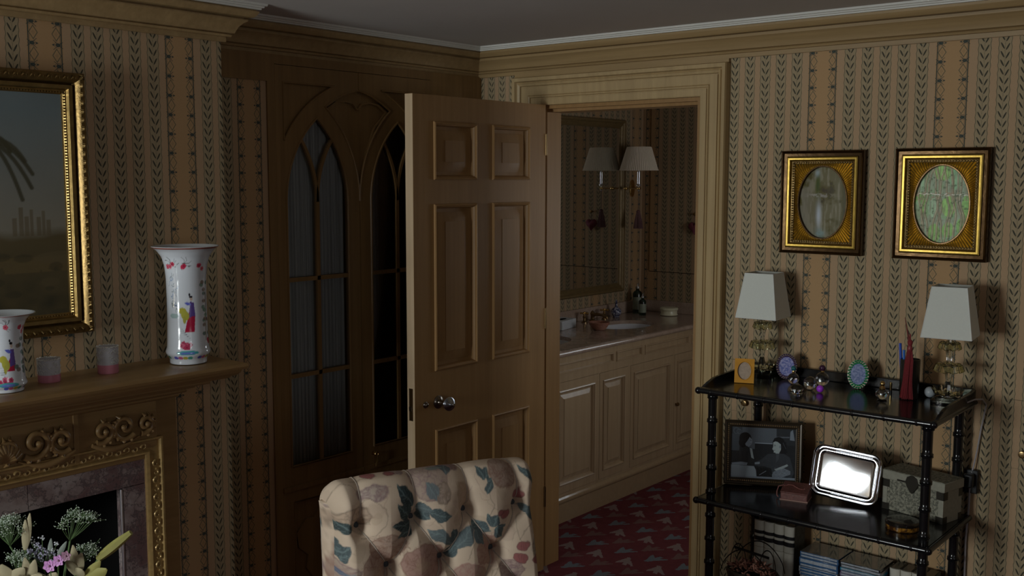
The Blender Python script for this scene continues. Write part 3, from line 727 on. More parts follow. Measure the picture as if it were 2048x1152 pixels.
# ------------------------------------------------------------------ things on the mantel
def vase(name, label, loc, prof, seed, rot, big):
    root = thing(name, label, 'vase', loc, rot)
    pr_ = np.array(prof); d = np.r_[0, np.cumsum(np.hypot(*np.diff(pr_, axis=0).T))]
    nv = 300; s = np.linspace(0, d[-1], nv); r = np.interp(s, d, pr_[:, 0]); z = np.interp(s, d, pr_[:, 1])
    k = np.ones(5)/5; r2 = np.convolve(np.pad(r, 2, 'edge'), k, 'valid'); z2 = np.convolve(np.pad(z, 2, 'edge'), k, 'valid')
    nu = 420; H = max(p[1] for p in prof)
    C = Canvas(0, 2*PI*0.062, 0, d[-1], nu, nv, (0.62, 0.65, 0.70)); W = 2*PI*0.062
    R = random.Random(seed)
    def blossom(u, v, n, sp, cols=((0.50, 0.03, 0.08), (0.62, 0.10, 0.16))):
        for _ in range(n):
            x, y = u+R.gauss(0, sp), v+R.gauss(0, sp*0.6); c = R.choice(cols)
            for q in range(5): C.ell(x+0.0042*math.cos(q*1.257), y+0.0042*math.sin(q*1.257), 0.0032, 0.0032, c)
            C.ell(x, y, 0.0016, 0.0016, (0.1, 0.02, 0.02))
    def twig(u, v, n=7, c=(0.06, 0.08, 0.07), L=0.022):
        for _ in range(n):
            a = R.random()*2*PI; C.line([(u, v), (u+L*math.cos(a)*0.6, v+L*math.sin(a)*0.5), (u+L*math.cos(a+0.4), v+L*math.sin(a+0.4))], 0.0011, c, 0.85)
    zt = H
    pk = int(np.argmax(z2)); vz = lambda q: float(np.interp(q, z2[8:pk], s[8:pk]))
    for b0 in (0.0, W/2):
        u = b0+W*0.25
        twig(u-0.028, vz(zt*0.86), 9); twig(u+0.012, vz(zt*0.86), 9); blossom(u-0.032, vz(zt*0.83), 4, 0.007); blossom(u+0.010, vz(zt*0.84), 3, 0.004); blossom(u+0.065, vz(zt*0.84), 4, 0.010)
        for q in range(9): twig(u-0.045+R.random()*0.03, vz(zt*(0.48+0.30*q/9)), 4, ((0.05, 0.10, 0.12), (0.10, 0.20, 0.42))[q % 2], 0.013)
        # lady in blue jacket and crimson skirt with a yellow lion-dog
        x = u+0.028; y = vz(zt*0.50)
        C.poly([(x-0.020, vz(zt*0.285)), (x+0.010, vz(zt*0.28)), (x+0.014, y-0.02), (x-0.004, y-0.01)], (0.38, 0.015, 0.05))
        C.poly([(x-0.006, y-0.035), (x+0.014, y-0.03), (x+0.010, y+0.012), (x-0.002, y+0.014)], (0.10, 0.06, 0.24))
        C.leaf(x+0.002, y+0.004, x-0.020, y+0.012, 0.005, (0.10, 0.12, 0.50)); C.ell(x+0.002, y+0.022, 0.0045, 0.006, (0.50, 0.38, 0.32)); C.ell(x+0.001, y+0.029, 0.0055, 0.004, (0.01, 0.01, 0.015)); C.ell(x-0.003, y+0.036, 0.003, 0.004, (0.01, 0.01, 0.015))
        C.ell(x-0.026, y-0.014, 0.012, 0.010, (0.42, 0.38, 0.05)); C.ell(x-0.018, y-0.028, 0.012, 0.016, (0.40, 0.38, 0.06), 20); C.ell(x-0.020, y-0.042, 0.005, 0.012, (0.36, 0.34, 0.06))
        for q in range(7): C.line([(x-0.065+0.01*q, vz(zt*0.33)-q*0.006), (x-0.03+0.004*q, vz(zt*0.33)-q*0.006-0.001)], 0.001, (0.05, 0.07, 0.10), 0.8)
        C.ell(x-0.055, y-0.03, 0.016, 0.008, (0.15, 0.32, 0.28), a=0.6); twig(x-0.055, y+0.004, 8, L=0.010)
        C.line([(x+0.055, vz(zt*0.2)), (x+0.06, vz(zt*0.6))], 0.004, (0.12, 0.08, 0.05)); [C.ell(x+0.055+R.gauss(0, 0.012), vz(zt*(0.25+0.45*R.random())), 0.009, 0.006, R.choice([(0.05, 0.12, 0.10), (0.16, 0.10, 0.07), (0.10, 0.22, 0.16)]), a=0.85) for _ in range(16)]
        blossom(u+0.010, vz(zt*0.165), 13, 0.009, ((0.42, 0.04, 0.10), (0.55, 0.12, 0.20))); C.ell(u+0.015, vz(zt*0.11), 0.032, 0.0075, (0.05, 0.30, 0.33)); C.ell(u+0.015, vz(zt*0.107), 0.020, 0.0040, (0.12, 0.16, 0.50))
        blossom(b0+0.006, vz(zt*0.2), 6, 0.006)
    vb = vz(zt*0.065)
    for q in range(26): C.ell(q*W/26, vb, 0.0080, 0.0060, ((0.10, 0.10, 0.45), (0.50, 0.10, 0.22), (0.45, 0.38, 0.06), (0.06, 0.30, 0.22), (0.55, 0.56, 0.60))[q % 5])
    C.mix((np.abs(C.v-vz(zt*0.985)) < 0.0035).astype(float), (0.28, 0.09, 0.07))
    th = np.linspace(0, 2*PI, nu, endpoint=False)
    Pg = np.stack([r2[:, None]*np.cos(th)[None], r2[:, None]*np.sin(th)[None], np.repeat(z2[:, None], nu, 1)], -1)
    ins = (np.arange(nv) > np.argmax(z2)); C.c[ins] = (0.55, 0.58, 0.60)
    grid('body', Pg, painted('enamelled_porcelain_'+name, 0.10, 0.5, 0.6), root, False, C.c, True)
    return root
big = [(0.0, 0.003), (0.052, 0.003), (0.054, 0.0), (0.057, 0.0), (0.057, 0.006), (0.055, 0.012), (0.058, 0.020), (0.068, 0.034), (0.069, 0.040), (0.064, 0.050), (0.0625, 0.075), (0.061, 0.12), (0.060, 0.20), (0.061, 0.27), (0.064, 0.305), (0.072, 0.335), (0.086, 0.355), (0.103, 0.368), (0.105, 0.371), (0.100, 0.370), (0.083, 0.352), (0.068, 0.33), (0.058, 0.30), (0.056, 0.20), (0.054, 0.03), (0.0, 0.02)]
vase('porcelain_vase', 'tall flared porcelain vase with painted figures and pink blossom, at the end of the mantel', (-2.860, 1.856, 1.1715), big, 3, math.radians(222), True)
sm = [(r*0.80, z*0.58) for r, z in big]
vase('flared_vase', 'shorter flared porcelain vase in front of the framed painting on the mantel', (-2.855, 1.283, 1.1715), [(r*1.0, z) for r, z in sm], 9, math.radians(60), False)
def candle(name, label, loc, r, h):
    root = thing(name, label, 'candle', loc)
    V = MB(); V.lathe([(r*0.97, 0), (r, 0.003), (r, h*0.33)], n=28); V.build('ribbon_band', plain('pink_satin_'+name, (0.55, 0.20, 0.26), 0.35), root)
    R = random.Random(int(h*1000)); w = MB(); w.lathe([(r*0.98, h*0.33), (r*0.985, h-0.006), (r*0.93, h-0.001), (r*0.5, h-0.003), (0.002, h-0.006)], n=28, cap=False)
    w.build('wax', plain('white_wax_'+name, (0.48, 0.47, 0.50), 0.5), root)
    lc = MB()
    for i in range(46):
        a = R.random()*2*PI; z = h*(0.38+0.55*R.random()); q = []; sg = R.choice((-1, 1))
        for k in range(7): q.append((1.012*r*math.cos(a+0.07*k*sg), 1.012*r*math.sin(a+0.07*k*sg), z+0.003*math.sin(k*1.6+i)))
        lc.tube(q, 0.0008, 4)
    for k in range(40): a = 2*PI*k/40; lc.sph((r*1.0*math.cos(a), r*1.0*math.sin(a), h+0.001*math.sin(k*2.1)), 0.0022, 6, 4)
    lc.build('lace_trim', M['white'], root)
candle('candle', 'squat candle with lace trim and a pink satin ribbon, beside the shorter vase', (-2.895, 1.424, 1.1715), 0.0305, 0.066)
candle('candle', 'taller lace trimmed candle with pink ribbon, in the middle of the mantel', (-2.893, 1.603, 1.1715), 0.0300, 0.080)

# ------------------------------------------------------------------ flowers in front of the hearth
def ray3(px, py, depth):          # a point of the bouquet at a given distance in the room
    d = R2_*((px-1024)/FPX)-U2_*((py-576)/FPX)+F_; return Vector((0, 0, 1.75))+d*depth
BOUQ = 2.55
G_ = 'cut flowers in the arrangement'
M['umbel'] = plain('white_green_florets', (0.58, 0.66, 0.56), 0.7, var=0.2)
M['stem'] = plain('green_stem', (0.10, 0.17, 0.06), 0.6)
M['lily'] = plain('cream_lily_petal', (0.40, 0.35, 0.22), 0.5, var=0.2, scale=30)
M['lilyg'] = plain('olive_lily_petal', (0.32, 0.30, 0.09), 0.5, var=0.2, scale=30)
M['greyleaf'] = plain('grey_green_leaf', (0.20, 0.23, 0.20), 0.7)
M['pinkf'] = plain('lilac_pink_petal', (0.62, 0.30, 0.62), 0.6)
M['dusk'] = plain('dusky_pink_petal', (0.34, 0.18, 0.26), 0.6)
M['lilac'] = plain('grey_lilac_floret', (0.33, 0.32, 0.42), 0.7)
vtop = ray3(112, 1185, BOUQ)
def umbel(label, px, py, rp, sx, sy, seed, flat=0.6, heads=13, fm='umbel'):
    base = ray3(sx, sy, BOUQ); c = ray3(px, py, BOUQ); R = random.Random(seed); r = rp/819
    root = thing('cow_parsley', label, 'flower', tuple(base))
    fl = MB(); st = MB(); low = vtop+Vector((R.uniform(-.02, .02), R.uniform(-.02, .02), -0.10))
    st.tube([low-base, (0, 0, 0)], [0.002, 0.0022], 6)
    for i in range(heads):
        a = R.random()*2*PI; q = math.sqrt(R.random()); h = c-base+Vector((r*q*math.cos(a), r*q*math.sin(a), r*flat*(1-q*q)*0.9-r*0.2+R.uniform(-.004, .004)))
        st.tube([(0, 0, 0), h*0.5+Vector((0, 0, -0.002)), h], 0.0008, 4)
        for k in range(26):
            o = h+Vector((R.gauss(0, 0.0078), R.gauss(0, 0.0078), R.gauss(0.003, 0.0050))); fl.sph(o, R.uniform(0.0007, 0.0017), 5, 4); st.tube([h*0.93, o], 0.0004, 3)
    fl.build('florets', M[fm], root); st.build('stalks', M['stem'], root)
umbel('broad cow parsley head at the far left of the flower arrangement', 26, 1050, 36, 20, 1092, 1, heads=26)
umbel('small tight cow parsley head low on the left of the arrangement', 38, 1118, 22, 34, 1150, 2, heads=16)
umbel('open cow parsley head raised highest on the right, against the dark hearth', 158, 1038, 38, 140, 1082, 3, heads=14)
umbel('small cow parsley head to the right of the pink blooms', 174, 1102, 17, 160, 1130, 4, heads=10)
def petalmesh(mb, base, tip, side, width, curl=0.0, n=9, cup=0.25):
    base = Vector(base); tip = Vector(tip); ax = tip-base; side = Vector(side); side = (side-ax*side.dot(ax)/ax.length_squared).normalized(); nr = ax.cross(side).normalized()
    V = []; F = []
    for i in range(n):
        t = i/(n-1); w = width*math.sin(PI*min(0.97, 0.10+0.87*t))**0.8*(1-0.25*t); c = base+ax*t+nr*curl*t*t
        for s in (-1, -0.5, 0, 0.5, 1): V.append(c+side*w*s+nr*(abs(s)**2*w*cup))
    for i in range(n-1):
        for k in range(4): F.append((i*5+k, i*5+k+1, (i+1)*5+k+1, (i+1)*5+k))
    m = len(V); V2 = [Vector(v)-nr*0.0012 for v in V]
    F2 = [tuple(m+j for j in f[::-1]) for f in F]
    edge = [(i*5, (i+1)*5, (i+1)*5+m, i*5+m) for i in range(n-1)]+[(i*5+4, (i+1)*5+4, (i+1)*5+4+m, i*5+4+m) for i in range(n-1)]
    mb.add(V+V2, F+F2+edge)
def lily(label, px, py, petals, mat='lily', name='lily_bloom'):
    c = ray3(px, py, BOUQ); root = thing(name, label, 'flower', tuple(c))
    mb = MB(); 
    for (qx, qy, wd, cu) in petals:
        t = ray3(qx, qy, BOUQ-0.03)-c; petalmesh(mb, (0, 0, 0), t, (F_+U2_*0.25).cross(t), wd*1.15, cu)
    mb.build('petals', M[mat], root, smooth=60)
    low = vtop+Vector((0, 0, -0.10)); MB().tube([low-c, (0, 0, 0)], 0.0028, 6).build('stalk', M['stem'], root)
    return root
lily('pale lily with drooping petals at the lower left corner', 22, 1165, [(0, 1135, 0.018, 0.01), (45, 1140, 0.017, 0.008), (8, 1178, 0.02, 0.0), (50, 1172, 0.018, 0.0)])
lily('cream lily standing left of the pink blooms', 58, 1168, [(48, 1118, 0.013, 0.006), (68, 1122, 0.013, 0.006), (38, 1150, 0.014, 0.0), (85, 1150, 0.014, 0)])
lily('pale lily lying below the pink blooms', 95, 1172, [(75, 1148, 0.014, 0.004), (112, 1148, 0.016, 0.004), (130, 1172, 0.015, 0)])
lily('folded cream lily right of the pink blooms', 152, 1150, [(146, 1090, 0.012, 0.0), (162, 1108, 0.013, 0.004), (135, 1118, 0.013, -0.004), (166, 1140, 0.014, 0)])
lily('olive tinged lily petal cluster at the right of the arrangement', 168, 1165, [(212, 1140, 0.019, 0.004), (200, 1122, 0.014, 0.002), (190, 1172, 0.016, 0)], 'lilyg')
lily('upright olive lily petal against the left edge of the hearth opening', 50, 1100, [(60, 1026, 0.009, 0.0), (50, 1040, 0.009, 0.002)], 'lily')
c = ray3(196, 1118, BOUQ); root = thing('lily_bud', 'long closed lily bud pointing up to the right across the hearth', 'flower', tuple(c))
e = ray3(262, 1065, BOUQ)-c; mb = MB(); n = 12
mb.tube([e*(i/(n-1)) for i in range(n)], [0.005+0.0085*math.sin(PI*min(1, 0.12+0.78*i/(n-1)))*(1-0.3*i/(n-1)) for i in range(n)], 6)
mb.build('bud', M['lilyg'], root, smooth=20)
q = MB(); q.tube([e*0.05+Vector((0, 0, 0.008)), e*0.5+Vector((0, 0, 0.0105)), e*0.93+Vector((0, 0, 0.004))], [0.001, 0.0028, 0.001], 6); q.build('petal_rib', M['lily'], root)
MB().tube([vtop+Vector((0, 0, -0.1))-c, (0, 0, 0)], 0.0026, 6).build('stalk', M['stem'], root)
def pinkbloom(label, px, py, r, mat):
    c = ray3(px, py, BOUQ-0.05); root = thing('pink_bloom', label, 'flower', tuple(c)); mb = MB(); rr = r/819
    for k in range(6):
        a = k*PI/3+0.3; t = (R2_*math.cos(a)+U2_*math.sin(a))*rr-F_*0.002
        petalmesh(mb, (0, 0, 0), t, R2_*-math.sin(a)+U2_*math.cos(a), rr*0.50, 0.0, 7, 0.3)
    mb.build('petals', M[mat], root, smooth=60)
    mb = MB(); mb.sph(tuple(-F_*0.002), rr*0.2, 8, 6); mb.build('flower_centre', M['dusk'], root)
    MB().tube([vtop+Vector((0, 0, -0.08))-c, tuple(F_*0.001)], 0.0012, 5).build('stalk', M['stem'], root)
pinkbloom('lilac pink bloom, lower of the bright pair in the arrangement', 99, 1132, 13, 'pinkf')
pinkbloom('lilac pink bloom, upper right of the bright pair', 117, 1121, 12, 'pinkf')
pinkbloom('dusky pink bloom behind the bright lilac pair', 132, 1112, 11, 'dusk')
def cluster(name, label, pts, mat, rr):
    base = ray3(88, 1140, BOUQ+0.02); root = thing(name, label, 'flower', tuple(base)); mb = MB(); st = MB()
    for px, py in pts:
        c = ray3(px, py, BOUQ+0.02+random.uniform(-.02, .02))-base
        for k in range(7): mb.sph(c+Vector((random.gauss(0, .0035), random.gauss(0, .0035), random.gauss(0, .0035))), rr*random.uniform(.7, 1.1), 6, 5)
        st.tube([(0, 0, 0), c], 0.0007, 4)
    mb.build('florets', M[mat], root); st.tube([vtop+Vector((0, 0, -0.1))-base, (0, 0, 0)], 0.002, 5); st.build('stalks', M['stem'], root)
cluster('lilac_spray', 'grey lilac spray of small florets behind the pink blooms', [(66+random.gauss(18, 14), 1108+random.gauss(0, 9)) for _ in range(26)], 'lilac', 0.0026)
cluster('bud_spray', 'spray of tiny white buds on thin stalks above the pink blooms', [(60, 1080), (84, 1076), (72, 1088), (66, 1084), (105, 1098), (114, 1088), (110, 1100)], 'porc', 0.0022)
def leafthing(label, a, b_, w):
    c = ray3(*a, BOUQ+0.01); root = thing('grey_leaf', label, 'leaf', tuple(c)); mb = MB(); t = ray3(*b_, BOUQ)-c
    petalmesh(mb, (0, 0, 0), t, R2_, w, 0.004); mb.build('blade', M['greyleaf'], root, smooth=60)
    MB().tube([vtop+Vector((0, 0, -0.08))-c, (0, 0, 0)], 0.001, 5).build('stalk', M['stem'], root)
leafthing('grey green leaf above the lilac spray', (99, 1112), (101, 1078), 0.007)
leafthing('grey green leaf leaning right beside the raised cow parsley', (116, 1112), (132, 1084), 0.007)
vz_ = vtop.z
root = thing('flower_bowl', 'white and cobalt blue porcelain bowl holding the flowers in front of the hearth', 'bowl', (vtop.x, vtop.y, vz_-0.19))
mb = MB(); mb.lathe([(0.03, 0), (0.045, 0.0), (0.045, 0.01), (0.085, 0.06), (0.10, 0.12), (0.092, 0.17), (0.09, 0.19), (0.086, 0.19), (0.088, 0.17), (0.095, 0.12), (0.08, 0.065), (0.03, 0.02)], n=40)
mb.build('body', M['porc'], root)
mb = MB(); mb.lathe([(0.0915, 0.150), (0.0925, 0.160), (0.0925, 0.172), (0.0905, 0.182)], n=40, cap=False); mb.build('cobalt_band', plain('cobalt_glaze', (0.03, 0.05, 0.25), 0.15), root)
root = thing('pedestal_table', 'round dark wood pedestal table under the flower bowl', 'table', (vtop.x, vtop.y, 0))
zt = vz_-0.19
MB().lathe([(0.0, zt-0.02), (0.16, zt-0.02), (0.168, zt-0.012), (0.162, zt-0.001), (0, zt-0.001)], n=40).build('tabletop', M['cup'], root)
MB().lathe([(0.10, 0), (0.105, 0.02), (0.05, 0.05), (0.02, 0.09), (0.018, zt*0.5), (0.03, zt*0.6), (0.018, zt*0.7), (0.02, zt-0.03), (0.06, zt-0.02)], n=28).build('pedestal', M['cup'], root)

# ------------------------------------------------------------------ button-back chair
def chair():
    root = thing('button_back_chair', 'button-back slipper chair in cream floral chintz, in front of the open door', 'chair', (-1.968, 2.034, 0), math.radians(65.5))
    nu, nv = 420, 640
    Wt = 0.575/2; T1 = 0.75
    u = np.linspace(-1, 1, nu); s = np.linspace(-T1, T1, nv)      # s: arc length from the top ridge; negative goes down the back
    Uu, Ss = np.meshgrid(u, s)
    # buttons
    rows = []; 
    for k, t in enumerate((0.132, 0.250, 0.368, 0.486)):
        xs = (-0.231, -0.077, 0.077, 0.231) if k % 2 == 0 else (-0.154, 0.0, 0.154)
        rows.append([(x, t) for x in xs])
    half = 0.302-0.022*np.clip(Ss/0.14, 0, 1)+0.022*np.clip((Ss-0.1)/0.4, 0, 1)
    RE = 0.034
    te = np.clip((np.abs(Uu)-0.87)/0.13, 0, 1)*PI/2
    X = np.where(te > 0, np.sign(Uu)*((half-RE)+RE*np.sin(te)), Uu/0.87*(half-RE)); inset = RE*(1-np.cos(te))
    # profile: front face leaning back, round top ridge
    th = np.clip(Ss/0.085, -1.0, 1.0)*PI/2
    Rr = 0.055
    zc = 0.94-Rr; yc = 0.035
    fy = np.where(Ss < 0.085, yc-Rr*1.15*np.sin(th), yc-Rr*1.15-0.14*(Ss-0.085)); fz = np.where(np.abs(Ss) < 0.085, zc+Rr*np.cos(th), zc-(np.abs(Ss)-0.085))
    fy = np.where(Ss < -0.085, yc+Rr*1.15-0.10*(-Ss-0.085), fy)
    fy = fy+inset*np.sin(th); fz = fz-inset*np.cos(th)
    D = np.zeros_like(X)
    front = np.clip((Ss+0.02)/0.05, 0, 1)
    allb = [b for r in rows for b in r]
    dmin = np.full(X.shape, 9.0)
    for (bx, bt) in allb: dmin = np.minimum(dmin, np.hypot(X-bx, Ss-bt))
    D += 0.018*(1-np.exp(-(dmin/0.045)**2)) + 0.034*(1-np.exp(-(dmin/0.018)**2))
    crease = np.full(X.shape, 9.0)
    def seg(a, b_):
        dx, dy = b_[0]-a[0], b_[1]-a[1]; t = np.clip(((X-a[0])*dx+(Ss-a[1])*dy)/(dx*dx+dy*dy), 0, 1); return np.hypot(X-a[0]-t*dx, Ss-a[1]-t*dy)
    segs = []
    for r0, r1 in zip(rows[:-1], rows[1:]):
        for a in r0:
            for b_ in r1:
                if abs(a[0]-b_[0]) < 0.1: segs.append((a, b_))
    for (bx, bt) in rows[0]: segs.append(((bx, bt), (bx*0.96, -0.06)))
    for a, b_ in segs: crease = np.minimum(crease, seg(a, b_))
    D += 0.022*(1-np.exp(-(crease/0.026)**1.2))-0.012
    D = D*front*(1-np.clip(te/(PI/2), 0, 1)**1.5)
    fy = fy-D*np.clip((Ss+0.05)/0.12, 0, 1)
    fz = fz+D*0.55*np.clip(1-np.abs(Ss)/0.10, 0, 1)
    fz = fz-0.030*np.clip(np.abs(Uu)-0.6, 0, 1)**2*2.5
    P = np.stack([X, fy, fz], -1)
    # paint: chair-photo pixels -> plane
    C = Canvas(-0.34, 0.34, -T1, T1, nu, nv, (0.60, 0.50, 0.38)); C.u = X+0.016*(fbm(X.shape, (70, 26), 31, 3)-0.5); C.v = Ss+0.016*(fbm(X.shape, (70, 26), 32, 3)-0.5); C.px = 0.0022
    cream = np.array((0.62, 0.49, 0.37)); n1 = fbm(X.shape, (6, 6), 8); C.c[:] = cream; C.c *= (0.93+0.14*n1)[..., None]
    def q(zx, zy):   # zoom px of the reference study to fabric plane
        px, py = 600+zx/3.938, 880+zy/3.938
        return ((px-862)/620, (py+0.155*(px-862)-928)/700+0.004)
    brown = (0.25, 0.13, 0.095); rose = (0.35, 0.17, 0.15); teal = (0.078, 0.105, 0.112); tealL = (0.12, 0.15, 0.158); tan_ = (0.40, 0.29, 0.19); mauve = (0.24, 0.15, 0.16); ol = (0.20, 0.15, 0.11)
    def bl(zx, zy, rx, ry, c, c2, seed, ang=0, lines=16):
        R = random.Random(seed); x, y = q(zx, zy); rx /= 2441; ry /= 2750
        C.ell(x, y, rx, ry, tuple(k_*0.88 for k_ in c), ang, 0.72); C.ell(x, y, rx, ry, c2, ang, 0.7, ring=0.0012)
        for i in range(int(lines*3.2)):
            a = R.random()*2*PI; k = R.random()*0.85; x1 = x+rx*k*math.cos(a); y1 = y+ry*k*math.sin(a); a2 = a+R.uniform(-1, 1)
            C.line([(x1, y1), (x1+rx*0.25*math.cos(a2), y1+ry*0.25*math.sin(a2)), (x1+rx*0.4*math.cos(a2+0.6), y1+ry*0.4*math.sin(a2+0.6))], 0.0014, c2, 0.62)
        for i in range(10):
            a = i*2*PI/10; C.ell(x+rx*0.8*math.cos(a), y+ry*0.8*math.sin(a), rx*0.28, ry*0.28, c2, 0, 0.35, ring=0.001)
    # large blooms
    bl(960, 300, 120, 130, (0.34, 0.25, 0.21), mauve, 1); bl(1480, 240, 95, 95, (0.35, 0.24, 0.20), brown, 2); bl(880, 880, 160, 140, rose, brown, 3); bl(560, 900, 110, 110, (0.33, 0.20, 0.16), brown, 4)
    bl(640, 760, 120, 90, (0.42, 0.28, 0.22), brown, 5); bl(1340, 790, 90, 110, (0.42, 0.24, 0.17), rose, 6); bl(1200, 980, 110, 100, (0.38, 0.23, 0.19), rose, 7); bl(310, 940, 120, 70, (0.42, 0.33, 0.27), mauve, 8)
    bl(270, 930, 55, 50, (0.50, 0.26, 0.19), rose, 9); bl(1760, 740, 100, 100, (0.36, 0.30, 0.24), ol, 10); bl(180, 410, 70, 60, (0.44, 0.34, 0.28), mauve, 11); bl(430, 560, 110, 80, (0.50, 0.36, 0.26), ol, 12, lines=10)
    bl(1500, 940, 80, 70, (0.42, 0.30, 0.27), mauve, 13); bl(260, 1060, 90, 60, (0.46, 0.24, 0.20), rose, 14); bl(1020, 380, 60, 50, (0.42, 0.32, 0.26), ol, 15); bl(1180, 400, 50, 90, (0.48, 0.33, 0.23), tan_, 16, lines=6); bl(1130, 190, 70, 60, (0.30, 0.18, 0.18), mauve, 17)
    bl(560, 400, 90, 35, (0.46, 0.38, 0.33), mauve, 18, lines=8); bl(760, 240, 60, 40, (0.40, 0.30, 0.27), mauve, 19, lines=6)
    # outline flowers and tendrils
    Rt = random.Random(77)
    for i in range(90):
        zx, zy = Rt.uniform(130, 1850), Rt.uniform(170, 1070); a0 = Rt.uniform(0, 6.28); k0 = Rt.uniform(-1, 1); pts = [(zx, zy)]
        for k in range(6): a0 += k0*0.5; zx += 17*math.cos(a0); zy += 17*math.sin(a0); pts.append((zx, zy))
        C.line([q(*p) for p in pts], 0.0013, Rt.choice([brown, ol, mauve, rose]), 0.40)
    for i in range(46):
        zx, zy = Rt.uniform(130, 1850), Rt.uniform(170, 1070); x, y = q(zx, zy); C.ell(x, y, Rt.uniform(0.010, 0.028), Rt.uniform(0.008, 0.02), Rt.choice([tan_, (0.45, 0.33, 0.25), (0.40, 0.27, 0.22)]), Rt.uniform(0, 180), 0.28)
    for zx, zy, rx, ry in ((360, 480, 120, 130), (520, 560, 110, 120), (1640, 620, 90, 110), (1420, 1000, 80, 80)): x, y = q(zx, zy); C.ell(x, y, rx/2441, ry/2750, ol, 0, 0.55, ring=0.0010)
    for pts in (((330, 360), (250, 440), (240, 560), (260, 620)), ((180, 540), (230, 640), (260, 680)), ((470, 700), (560, 690), (660, 720)), ((1180, 850), (1220, 740), (1280, 690)), ((1700, 560), (1640, 600), (1560, 700)), ((1860, 420), (1700, 440), (1580, 460)), ((620, 300), (520, 320), (430, 330)), ((960, 540), (1050, 700), (1100, 790)), ((1330, 1040), (1400, 930), (1500, 880)), ((1360, 360), (1400, 460), (1370, 520))):
        C.line([q(*p) for p in pts], 0.0022, ol, 0.6)
    L = lambda x0, y0, x1, y1, w, c=teal: C.leaf(*q(x0, y0), *q(x1, y1), w, c, (0.20, 0.27, 0.27))
    L(830, 480, 730, 350, 0.018, (0.035, 0.055, 0.06)); L(830, 560, 700, 450, 0.018, (0.04, 0.06, 0.06)); L(830, 600, 660, 600, 0.016, (0.03, 0.045, 0.05)); L(820, 620, 700, 690, 0.014, (0.04, 0.06, 0.065))
    L(850, 490, 940, 560, 0.015); L(850, 480, 910, 450, 0.010); L(930, 520, 1085, 520, 0.019); L(850, 480, 960, 500, 0.012, tealL)
    L(1100, 740, 910, 630, 0.017, tealL); L(1110, 730, 1090, 620, 0.015); L(1110, 750, 1160, 650, 0.012); L(1110, 790, 1240, 600, 0.020, tealL); L(1060, 860, 1120, 740, 0.018)
    L(1230, 620, 1370, 640, 0.017); L(1240, 640, 1310, 740, 0.016, tealL); L(1230, 600, 1290, 580, 0.008); L(1380, 610, 1340, 510, 0.012); L(1385, 610, 1410, 500, 0.012); L(1390, 620, 1470, 590, 0.008); L(1390, 630, 1460, 700, 0.016)
    L(1340, 370, 1380, 280, 0.009); L(1330, 300, 1310, 215, 0.010); L(1340, 290, 1375, 215, 0.008); L(1345, 300, 1385, 270, 0.006)
    L(1680, 440, 1710, 580, 0.020); L(1690, 450, 1790, 500, 0.018); L(1680, 450, 1620, 490, 0.014, tealL); L(1690, 440, 1790, 430, 0.010); L(1710, 560, 1750, 480, 0.010)
    L(1740, 400, 1730, 310, 0.010, ol); L(1750, 400, 1780, 320, 0.009, ol); L(1700, 260, 1610, 190, 0.010); L(1690, 250, 1790, 260, 0.008); L(1700, 280, 1680, 200, 0.007)
    L(420, 640, 330, 590, 0.014, (0.05, 0.07, 0.07)); L(200, 630, 290, 700, 0.012); L(290, 780, 260, 640, 0.016); L(300, 840, 200, 750, 0.010, tealL); L(310, 850, 380, 740, 0.016); L(300, 800, 330, 690, 0.014); L(220, 880, 240, 780, 0.008); L(300, 850, 290, 740, 0.013, tealL); L(340, 860, 370, 800, 0.01)
    L(960, 330, 1000, 400, 0.012, (0.16, 0.18, 0.19)); L(930, 330, 980, 430, 0.012, (0.14, 0.16, 0.17)); L(1100, 190, 1070, 290, 0.014, (0.10, 0.11, 0.12)); L(960, 230, 1080, 240, 0.010, (0.22, 0.21, 0.19)); L(1790, 700, 1820, 760, 0.012); L(1790, 740, 1740, 700, 0.009)
    L(800, 1080, 760, 1030, 0.012); L(880, 1080, 860, 1040, 0.012); L(1000, 1080, 1010, 1020, 0.012); L(1080, 1090, 1070, 1010, 0.016); L(1150, 1090, 1160, 980, 0.012, tealL); L(1700, 1090, 1670, 1030, 0.010); L(1800, 1070, 1720, 950, 0.012, (0.05, 0.07, 0.08))
    L(240, 950, 400, 930, 0.007, (0.13, 0.14, 0.22)); L(230, 910, 330, 900, 0.006, (0.15, 0.15, 0.22)); L(250, 980, 330, 1000, 0.007, (0.16, 0.14, 0.2)); L(400, 1090, 350, 1050, 0.012)
    for zx, zy, r in ((570, 290, 20), (705, 272, 17), (1480, 510, 22), (1590, 740, 21), (1570, 840, 24), (1700, 838, 21), (1595, 360, 22), (1440, 490, 14)):
        x, y = q(zx, zy); C.ell(x, y, r*2.0/2441, r*1.6/2750, (0.33, 0.12, 0.115)); C.ell(x, y, r*2.0/2441, r*1.6/2750, (0.16, 0.06, 0.06), 0, 0.8, ring=0.0010)
        for k in (-1, 0, 1): C.line([(x+k*0.005, y-0.008), (x+k*0.006, y+0.008)], 0.001, (0.18, 0.07, 0.07), 0.7)
    # the print repeats lower down, where it leaves the picture
    rep = Ss > 0.36; src = np.clip(((Ss-0.36) % 0.33)/(2*T1)*nv+0.5*nv, 0, nv-1).astype(int)
    cc = C.c.copy(); ii, jj = np.nonzero(rep); C.c[ii, jj] = cc[src[ii, jj], (jj*1+130) % nu]
    br_ = (Ss < -0.05); C.c[br_] = cc[np.clip(nv-1-np.arange(nv), 0, nv-1)][:, ::-1][br_]
    cloth = painted('chintz', 0.75, 0.3, bs=0.12)
    body = grid('backrest', P[::-1], cloth, root, False, C.c[::-1])
    # close the sides of the back with a boxed strip following both edges
    nf = nv
